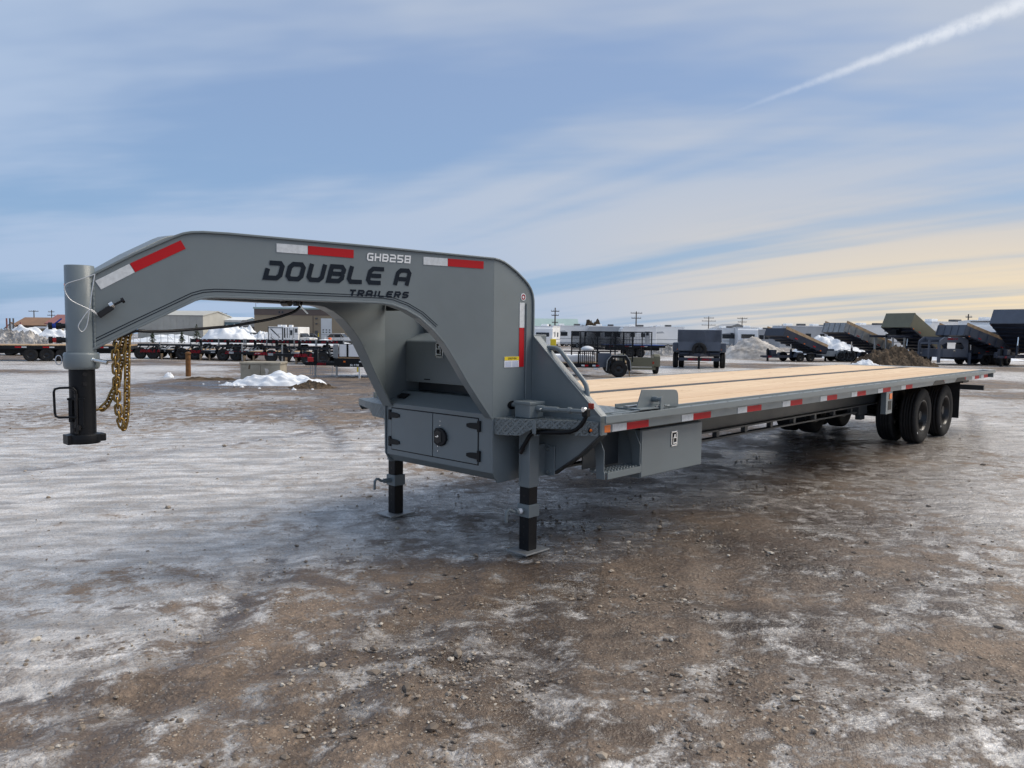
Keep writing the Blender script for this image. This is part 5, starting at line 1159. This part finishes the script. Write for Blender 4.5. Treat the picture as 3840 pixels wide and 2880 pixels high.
for k in range(2): xx = x0 + 1.15 + k * .42; part(e, 'reflective_tape', 'white_tape', BX((xx, xx + .12, -.056, -.0505, .39, .45))); part(e, 'reflective_tape', 'red_tape', BX((xx + .121, xx + .26, -.056, -.0505, .39, .45)))
part(e, 'plate', 'white_letter', BX((x0 + 1.62, x0 + 1.80, -.06, -.0505, .27, .34)))
part(e, 'wood_prop', 'wood_old', BX((.66, .70, -.2, -.15, 0, .42)))
part(e, 'canvas_bag', 'snow', MB().lathe([(0, .2), (.06, .26), (.13, .2), (.17, .08), (.18, .0001)], (x0 + 1.4, .25, .98), 'z', 12))
e = thing('olive_trailer', 'low olive tailgate trailer with mesh cage behind the black one', 'trailer', 5.433, 31.5, 0)
part(e, 'tailgate', 'olive', BX((-.72, .40, -.04, .04, .30, .68)), None, .01); part(e, 'bumper', 'olive', BX((-.72, .46, -.05, .05, .18, .28)))
for s_ in (-1, 1):
    cx_ = -.16 + s_ * .72
    part(e, 'fender', 'olive', MB().prism([(-.35, .30), (-.34, .72), (-.25, .82), (.25, .82), (.34, .72), (.35, .30)], lambda a, b, t: (t, .5 + a, b), cx_ - .13, cx_ + .13), None, .02)
    wheel(e, cx_, .5, .31, None, 90)
part(e, 'deck', 'wood_old', BX((-.72, .42, .05, 3.4, .40, .46)))
part(e, 'tail_light', 'red_lens', BX((.33, .39, -.06, -.041, .42, .52)))
m = MB()
for k in range(4): part(e, 'cage_post', 'black', BX((-.75 + k * .40 - .02, -.75 + k * .40 + .02, .9, .94, .45, 1.70)))
part(e, 'cage_rail', 'black', BX((-.78, .47, .89, .95, 1.701, 1.74)))
for k in range(20): m.box(-.73 + k * .06, -.722 + k * .06, .915, .923, .9, 1.69)
for k in range(12): m.box(-.73, .43, .914, .922, .95 + k * .06, .957 + k * .06)
part(e, 'cage_mesh', 'black', m)['kind'] = 'stuff'

# --- blue and yellow machines behind the cage ---------------------------------------------
deck_trailer('low blue-framed flatbed behind the mesh cage', 9.408, 60, 2, 4.6, .95, (-.4, .4), .34, None, 'blue_frame', 'lowboy_trailer')
e = thing('yellow_loader', 'yellow machine half hidden behind the gusset edge', 'loader', 2.718, 52, 0)
part(e, 'body', 'yellow', BX((-.5, .25, 0, 1.2, .25, .75), (-.1, .25, 0, 1.2, .75, 1.35)), None, .05); part(e, 'ladder', 'black', BX((-.7, -.55, -.1, 0, .3, 1.3))); wheel(e, -.3, .0, .35); wheel(e, .3, .0, .35)

# --- dump trailers ------------------------------------------------------------------------
def dump(label, l, d_, rot, L, w_, hs, tilt, mm, inner='wood_old', zc=.62, r_=.36, neck=None, ribs=0, rails=None, word=None, wheels=(-.45, .45), belly=None, spare=False, hinge=.40, jackm='black', ribm=None):
    e = thing('dump_trailer', label, 'dump trailer', l, d_, rot); w2 = w_ / 2; a = R(tilt); hx = L * hinge; hz = zc + .10
    fx, fz = -math.cos(a), math.sin(a); nx, nz = math.sin(a), math.cos(a)
    P = lambda u_, w__, t: (hx + fx * u_ + nx * w__, t, hz + fz * u_ + nz * w__)
    bm = belly or 'navy'; front = -L * .60
    part(e, 'chassis', bm, BX((front + .4, hx + .1, -w2 * .5 - .05, -w2 * .5 + .05, zc - .18, zc), (front + .4, hx + .1, w2 * .5 - .05, w2 * .5 + .05, zc - .18, zc), (front + .4, front + .5, -w2 * .5 + .05, w2 * .5 - .05, zc - .18, zc), (hx, hx + .1, -w2 * .5 + .05, w2 * .5 - .05, zc - .18, zc)))
    part(e, 'bed_floor', bm, MB().prism([(0, 0), (L * .92, 0), (L * .92, .08), (0, .08)], P, -w2, w2))
    for k in range(7): part(e, 'floor_rib', bm, MB().prism([(.25 + k * L * .125, -.09), (.33 + k * L * .125, -.09), (.33 + k * L * .125, -.002), (.25 + k * L * .125, -.002)], P, -w2 + .05, w2 - .05))
    for s_ in (-1, 1):
        part(e, 'side_wall', mm, MB().prism([(0, .0805), (L * .92, .0805), (L * .92, hs), (0, hs * .92)], P, s_ * w2, s_ * (w2 - .05)))
        for k in range(ribs): u_ = L * .92 * (k + .5) / ribs; part(e, 'side_rib', ribm or mm, MB().prism([(u_ - .04, .02), (u_ + .04, .02), (u_ + .04, hs - .02), (u_ - .04, hs - .02)], P, s_ * (w2 + .05), s_ * (w2 + .001)))
        if rails: part(e, 'side_board', rails, MB().prism([(0, hs * .92 + .01), (L * .92, hs + .005), (L * .92, hs + .20), (0, hs * .92 + .19)], P, s_ * w2, s_ * (w2 - .06)))
        part(e, 'fender', bm, MB().prism([(wheels[0] - .5, zc - .12), (wheels[0] - .38, zc + .16), (wheels[-1] + .38, zc + .16), (wheels[-1] + .5, zc - .12), (wheels[-1] + .44, zc - .12), (wheels[-1] + .33, zc + .11), (wheels[0] - .33, zc + .11), (wheels[0] - .44, zc - .12)], lambda q, b, t: (q, t, b), s_ * (w2 + .02), s_ * (w2 - .26)))
        for x in wheels: wheel(e, x, s_ * (w2 - .14), r_)
        for k in range(2): u_ = L * (.25 + .4 * k); part(e, 'reflective_tape', 'red_tape', MB().prism([(u_, .12), (u_ + .25, .12), (u_ + .25, .18), (u_, .18)], P, s_ * (w2 + .056), s_ * (w2 + .052)))
    part(e, 'front_wall', mm, MB().prism([(L * .92 + .001, .0), (L * .92 + .06, .0), (L * .92 + .06, hs + .04), (L * .92 + .001, hs + .04)], P, -w2, w2))
    if ribs:
        for k in range(5): t = -w2 + .05 + k * (w_ - .1) / 4; part(e, 'front_rib', ribm or mm, MB().prism([(L * .92 + .0605, .02), (L * .92 + .10, .02), (L * .92 + .10, hs), (L * .92 + .0605, hs)], P, t - .035, t + .035))
    part(e, 'tailgate', mm, MB().prism([(-.06, .0), (-.003, .0), (-.003, hs * .9), (-.06, hs * .9)], P, -w2, w2))
    part(e, 'floor_lining', inner, MB().prism([(.02, .0805), (L * .9, .0805), (L * .9, .095), (.02, .095)], P, -w2 + .055, w2 - .055))
    for k in range(3):
        for s_ in (-1, 1): part(e, 'side_light', 'amber', MB().prism([(L * (.12 + .36 * k), .03), (L * (.12 + .36 * k) + .10, .03), (L * (.12 + .36 * k) + .10, .08), (L * (.12 + .36 * k), .08)], P, s_ * (w2 + .058), s_ * (w2 + .03)))
    part(e, 'pump_box', bm, BX((front + .12, front + .55, -.28, .28, zc + .002, zc + .36)), None, .02)
    if tilt:
        c0 = (-L * .12, 0, zc); c1 = P(L * .55, -.02, 0); mid = tuple(.5 * (p + q) for p, q in zip(c0, c1))
        part(e, 'hydraulic_cylinder', bm, MB().cyl(c0, mid, .07, 10)); part(e, 'hydraulic_rod', 'chrome', MB().cyl(mid, c1, .045, 10))
    if neck is None:
        part(e, 'tongue', bm, MB().bar((front + .45, -w2 * .45, zc - .10), (front - .35, 0, zc - .10), .10, .15).bar((front + .45, w2 * .45, zc - .10), (front - .35, 0, zc - .10), .10, .15).box(front - .55, front - .30, -.06, .06, zc - .14, zc - .02))
        part(e, 'tongue_jack', jackm, BX((front - .02, front + .08, -.05, .05, .02, zc + .45), (front - .08, front + .14, -.10, .10, 0, .02)))
        if word: words(e, 'DOUBLE A', front - .20, zc - .17, .75, .13, 'red_letter', lambda q, b: (q, -.30, b))
    if spare: o = place(BT, 'spare_wheel', (-L * .575, 0, zc + .16), e, (0, 0, R(90)), (.36, .30, .36)); place(BR, 'rim', (0, 0, 0), o)
    return e, P
def gooseneck(e, mm, x0, x1, zt, w_, zb=.55, word=True, box=True, post=.25):
    w2 = w_ / 2
    for s_ in (-1, 1):
        part(e, 'neck_beam', mm, MB().prism([(x0, zt - .50), (x0 + .05, zt - .25), (x0 + .45, zt), (x1 - .3, zt), (x1, zt - .25), (x1, zb), (x1 - .30, zb), (x1 - .30, zt - .70), (x1 - .55, zt - .36), (x0 + .60, zt - .36), (x0 + .30, zt - .50)], lambda a, b, t: (a, t, b), s_ * (w2 - .08), s_ * w2))
        part(e, 'neck_leg', mm, BX((x0 - .02, x0 + .16, s_ * (w2 - .12), s_ * (w2 - .02), zb - .35, zt - .49)))
    part(e, 'neck_crossbar', mm, BX((x0 + .5, x0 + .62, -w2 + .08, w2 - .08, zt - .2, zt - .05), (x1 - .2, x1 - .05, -w2 + .08, w2 - .08, zb, zb + .15)))
    part(e, 'coupler_post', mm, MB().cyl((x0 + .07, 0, zb - .1), (x0 + .07, 0, zt - .2), .07, 10).box(x0 + .02, x0 + .12, -w2 + .12, w2 - .12, zt - .48, zt - .36))
    if box: b = part(e, 'toolbox', mm, BX((x0 + .32, x1 - .23, -w2 - .02, w2 + .02, zb, zb + .52)), None, .01); part(b, 'latch', 'chrome', BX(((x0 + x1) / 2 - .03, (x0 + x1) / 2 + .09, -w2 - .035, -w2 - .0205, zb + .38, zb + .46)))
    if word: words(e, 'DOUBLE A', x0 + .62, zt - .20, .8, .13, 'red_letter', lambda a, b: (a, -w2 - .012, b))
    part(e, 'reflective_tape', 'white_tape', BX((x0 + .7, x0 + .9, -w2 - .006, -w2 - .001, zt - .06, zt - .015), (x1 - .5, x1 - .3, -w2 - .006, -w2 - .001, zt - .06, zt - .015)))
    part(e, 'landing_jack', mm, BX((x1 - .02, x1 + .10, -w2 - .14, -w2 - .02, .02, zb + .3)))
e, P_ = dump('dark slate dump trailer facing us with a spare wheel on its front', 9.745, 40.0, 76.5, 4.0, 2.05, .95, 0, 'slate', zc=.80, r_=.40, word=False, spare=True)
part(e, 'front_board', 'slate', BX((-2.14, -1.95, -1.06, 1.06, 1.32, 1.94)), None, .02)
part(e, 'belly_plate', 'navy', BX((-1.93, -1.88, -1.0, 1.0, .62, 1.32)))
for s_ in (-1, 1):
    part(e, 'mudguard', 'slate', BX((-1.25, 1.2, s_ * 1.02, s_ * 1.32, .80, 1.28)), None, .05); wheel(e, -.75, s_ * 1.17, .40); part(e, 'step_tube', 'navy', MB().cyl((-1.95, s_ * .5, .75), (-1.95, s_ * .95, .75), .10, 10).cyl((-1.95, s_ * .5, 1.0), (-1.95, s_ * .95, 1.0), .10, 10))
part(e, 'front_bar', 'navy', BX((-2.35, -2.25, -1.0, 1.0, .40, .56)))
for y0 in (-.55, .12): words(e, 'DOUBLE A', y0, .42, .45, .11, 'red_letter', lambda a, b: (-2.36, -a, b))
dump('black dump trailer tipped up beside the pale gravel heap', 19.667, 53, 22, 4.2, 1.9, .50, 18, 'navy', 'wood_old', .44, .33, None, 0, 'wood_old', True)
e, P_ = dump('galvanised grey ribbed dump trailer tipped up, wooden boards on top', 24.817, 55, 21, 5.0, 2.1, .66, 18, 'galv', 'wood_old', .52, .36, None, 7, 'wood_old', False, belly='navy', ribm='galv')
e, P_ = dump('olive high sided gooseneck dump trailer tipped up behind the dirt pile', 27.540, 53, 27, 4.0, 2.2, 1.05, 27, 'olive', 'olive', .62, .36, True)
for b_ in ((-3.3, -.9, -.75, -.62, 1.72, 1.88), (-3.3, -.9, .62, .75, 1.72, 1.88)): part(e, 'neck_beam', 'navy', BX(b_), None, .01)
for b_ in ((-2.85, -2.75, -.73, -.64, .35, 1.719), (-1.7, -1.6, -.73, -.64, .35, 1.719), (-2.85, -2.75, .64, .73, .35, 1.719), (-1.7, -1.6, .64, .73, .35, 1.719)): part(e, 'neck_post', 'galv', BX(b_))
part(e, 'hydraulic_pump', 'black', BX((-2.0, -1.4, -.3, .3, 1.88, 2.05), (-1.9, -1.6, -.2, .2, 2.05, 2.25)).cyl((-1.55, -.25, 2.2), (-1.55, .25, 2.2), .14, 12))
e, P_ = dump('slate gooseneck dump trailer tipped up, red lettering on its neck', 30.662, 50.5, 17, 4.9, 2.2, .66, 16, 'slate', 'wood_old', .54, .38, True, 6, 'wood_old', False)
gooseneck(e, 'slate', -4.1, -1.75, 1.80, 1.7, .50)
e, P_ = dump('dark dump trailer tipped high at the right picture edge', 31.815, 48, 34, 4.2, 2.2, .95, 28, 'slate', 'slate', .70, .38, None, 0, None, True)
dump('low black dump trailer frame right of the slate gooseneck', 32.098, 51.5, 6, 3.4, 1.9, .55, 0, 'navy', 'wood_old', .62, .38, None, 0, None, True)
e = thing('equipment_trailer', 'silver low trailer with round fenders between the two tipped dump trailers', 'trailer', 22.861, 54, 0)
part(e, 'body', 'galv', BX((-1.5, .9, -.4, 1.2, .35, .75)), None, .03)
for x in (.15, .65): part(e, 'fender', 'galv', MB().lathe([(-.2, .40), (.2, .40)], (x, -.5, .45), 'y', 16)); wheel(e, x, -.5, .33); wheel(e, x, 1.3, .33)

# --- heaps on the right -------------------------------------------------------------------
mound('gravel_heap', 'pale grey snowy gravel heap left of the tipped black dump', 'gravel heap', 18.470, 58.5, 3.0, 2.0, 1.75, 'snow_dirty', 31, .10, .10, ridge=.62, n=56)
mound('snow_pile', 'white snow pile behind the tipped black dump trailer', 'snow pile', 27.366, 66, 3.4, 2.0, 1.75, 'snow', 32, .25, .2)
mound('snow_rubble_bank', 'frozen snow rubble left of the front facing dump', 'snow bank', 13.338, 66, 2.0, 1.2, .75, 'snow_dirty', 33, .3, .6)
mound('snow_rubble_bank', 'frozen snow rubble right of the front facing dump', 'snow bank', 18.857, 66, 1.8, 1.2, .75, 'snow_dirty', 34, .3, .6)
mound('dirt_heap', 'brown lumpy dirt heap before the olive dump trailer', 'dirt heap', 20.418, 41, 2.5, 1.5, 1.02, 'soil_lump', 35, .2, .35, ridge=.8, n=64)
mound('snow_pile', 'bluish white snow patch on the left foot of the dirt heap', 'snow pile', 17.598, 38.2, 1.05, .6, .48, 'snow', 36, .3, .2)
mound('snow_bank', 'long snow bank behind the gooseneck dump wheels', 'snow bank', 36.293, 62, 5.5, 1.4, .7, 'snow', 37, .3, .3)

# --- far buildings, bins and poles, right --------------------------------------------------
e = building('green_roof_building', 'low building with pale green roof and bins behind it', 7.700, 170, 13.5, 12, 3.1, 'brown_wall', 'roof_green', 2.3, 'x', 0, .4)
for x in (-4.6, -1.2, 3.2): rect(e, 'door', 'white_wall', x, x + .9, .3, 2.4)
part(e, 'roof_pipe', 'dark_wall', BX((-4.0, -3.85, 3.0, 3.15, 3.8, 5.2)))
for u_, lab in ((20.780, 'pale grain bin left of the utility pole'), (26.341, 'pale grain bin right of the utility pole')):
    e = thing('grain_bin', lab, 'silo', u_, 420, 0, 'pale grain bins'); part(e, 'drum', 'white_wall', MB().lathe([(0, 1.6), (11, 1.6)], (0, 0, -1), 'z', 16)); part(e, 'cap', 'white_wall', MB().lathe([(10, 1.65), (10.9, .2), (11.0, .0001)], (0, 0, 0), 'z', 16))
building('grey_gable_shed', 'grey gabled steel shed behind the travel trailers', 55.610, 190, 12.0, 14, 2.9, 'roof_grey', 'roof_grey', 2.2, 'y')
building('long_pale_warehouse', 'long pale distant warehouse above the tipped trailers', 136.829, 330, 36, 20, 5.2, 'white_wall', 'roof_grey')
building('dark_flat_building', 'dark flat roofed building behind the pale fifth wheel', 59.338, 130, 8.0, 10, 3.9, 'dark_wall', 'roof_grey')
building('flat_grey_shop', 'grey flat roofed shop left of the rightmost dump', 75.261, 120, 4.6, 8, 4.5, 'roof_grey', 'dark_wall')
building('long_low_shop', 'long low shop roof behind the long white fifth wheel', 74.913, 125, 9, 8, 3.6, 'roof_grey', 'dark_wall')
def pole(label, l, d_, h, arms, lean=0.0):
    e = thing('utility_pole', label, 'utility pole', l, d_, 0, 'utility poles'); part(e, 'mast', 'pole_wood', MB().tube([(0, 0, -1), (lean, 0, h)], .17, 8, False, .11))
    for z, w_ in arms:
        a = part(e, 'crossarm', 'pole_wood', BX((-w_ / 2, w_ / 2, -.22, -.08, h - z - .07, h - z + .07)))
        for k in (-.46, -.2, .2, .46): part(a, 'insulator', 'rv_grey', MB().cyl((k * w_, -.15, h - z + .07), (k * w_, -.15, h - z + .28), .05, 6))
pole('tall utility pole between the two grain bins', 8.258, 150, 7.2, ((.7, 1.6), (1.5, 1.4), (2.9, 1.2)))
pole('utility pole above the right end of the mesh cage', 25.700, 160, 7.0, ((.35, 2.4), (1.4, 2.0)))
pole('utility pole with four crossarms above the front facing dump', 58.662, 230, 8.2, ((.5, 3.0), (1.4, 4.2), (2.6, 4.2), (4.4, 4.0)))
pole('thin utility pole right of the four-armed pole', 64.200, 215, 7.6, ((.3, 2.8), (1.3, 2.4)))
pole('utility pole above the slate gooseneck dump', 88.902, 150, 6.9, ((.6, 1.2), (2.0, 1.4)))
pole('utility pole rising above the brown house', -118.436, 190, 6.6, ((.25, 2.4),))
pole('utility pole left of the red roof', -120.070, 200, 7.0, ((.5, 1.6), (1.4, 2.0)))
pole('utility pole above the grey warehouse roof', -94.077, 240, 8.4, ((.2, 4.0),))
pole('utility pole above the blue-grey shed', -94.599, 250, 8.4, ((.6, 3.4), (1.5, 2.4)))
pole('tiny distant pole above the long pale warehouse', 105.575, 300, 7.4, ((.2, 1.0),))
e = thing('street_light', 'lamp post at the far right between roofs', 'street light', 69.408, 160); part(e, 'mast', 'fence_steel', MB().cyl((0, 0, 0), (0, 0, 5.0), .07, 8)); part(e, 'lamp_head', 'fence_steel', BX((-.35, .35, -.1, .1, 5.0, 5.15)))
mound('brush_heap', 'dark brush heap above the mesh cage roofline', 'brush heap', 14.390, 140, 3.0, 1.5, 4.3, 'soil', 41, .3, .3)
e = thing('traffic_barrel', 'orange barrel on the snow by the white overhead door', 'barrel', -26.693, 112); part(e, 'drum', 'orange_plastic', MB().lathe([(.3, .30), (.9, .27), (1.0, .22), (1.02, .0001)], (0, 0, 0), 'z', 12)); part(e, 'band', 'white_letter', MB().lathe([(.55, .292), (.68, .286)], (0, 0, 0), 'z', 12))
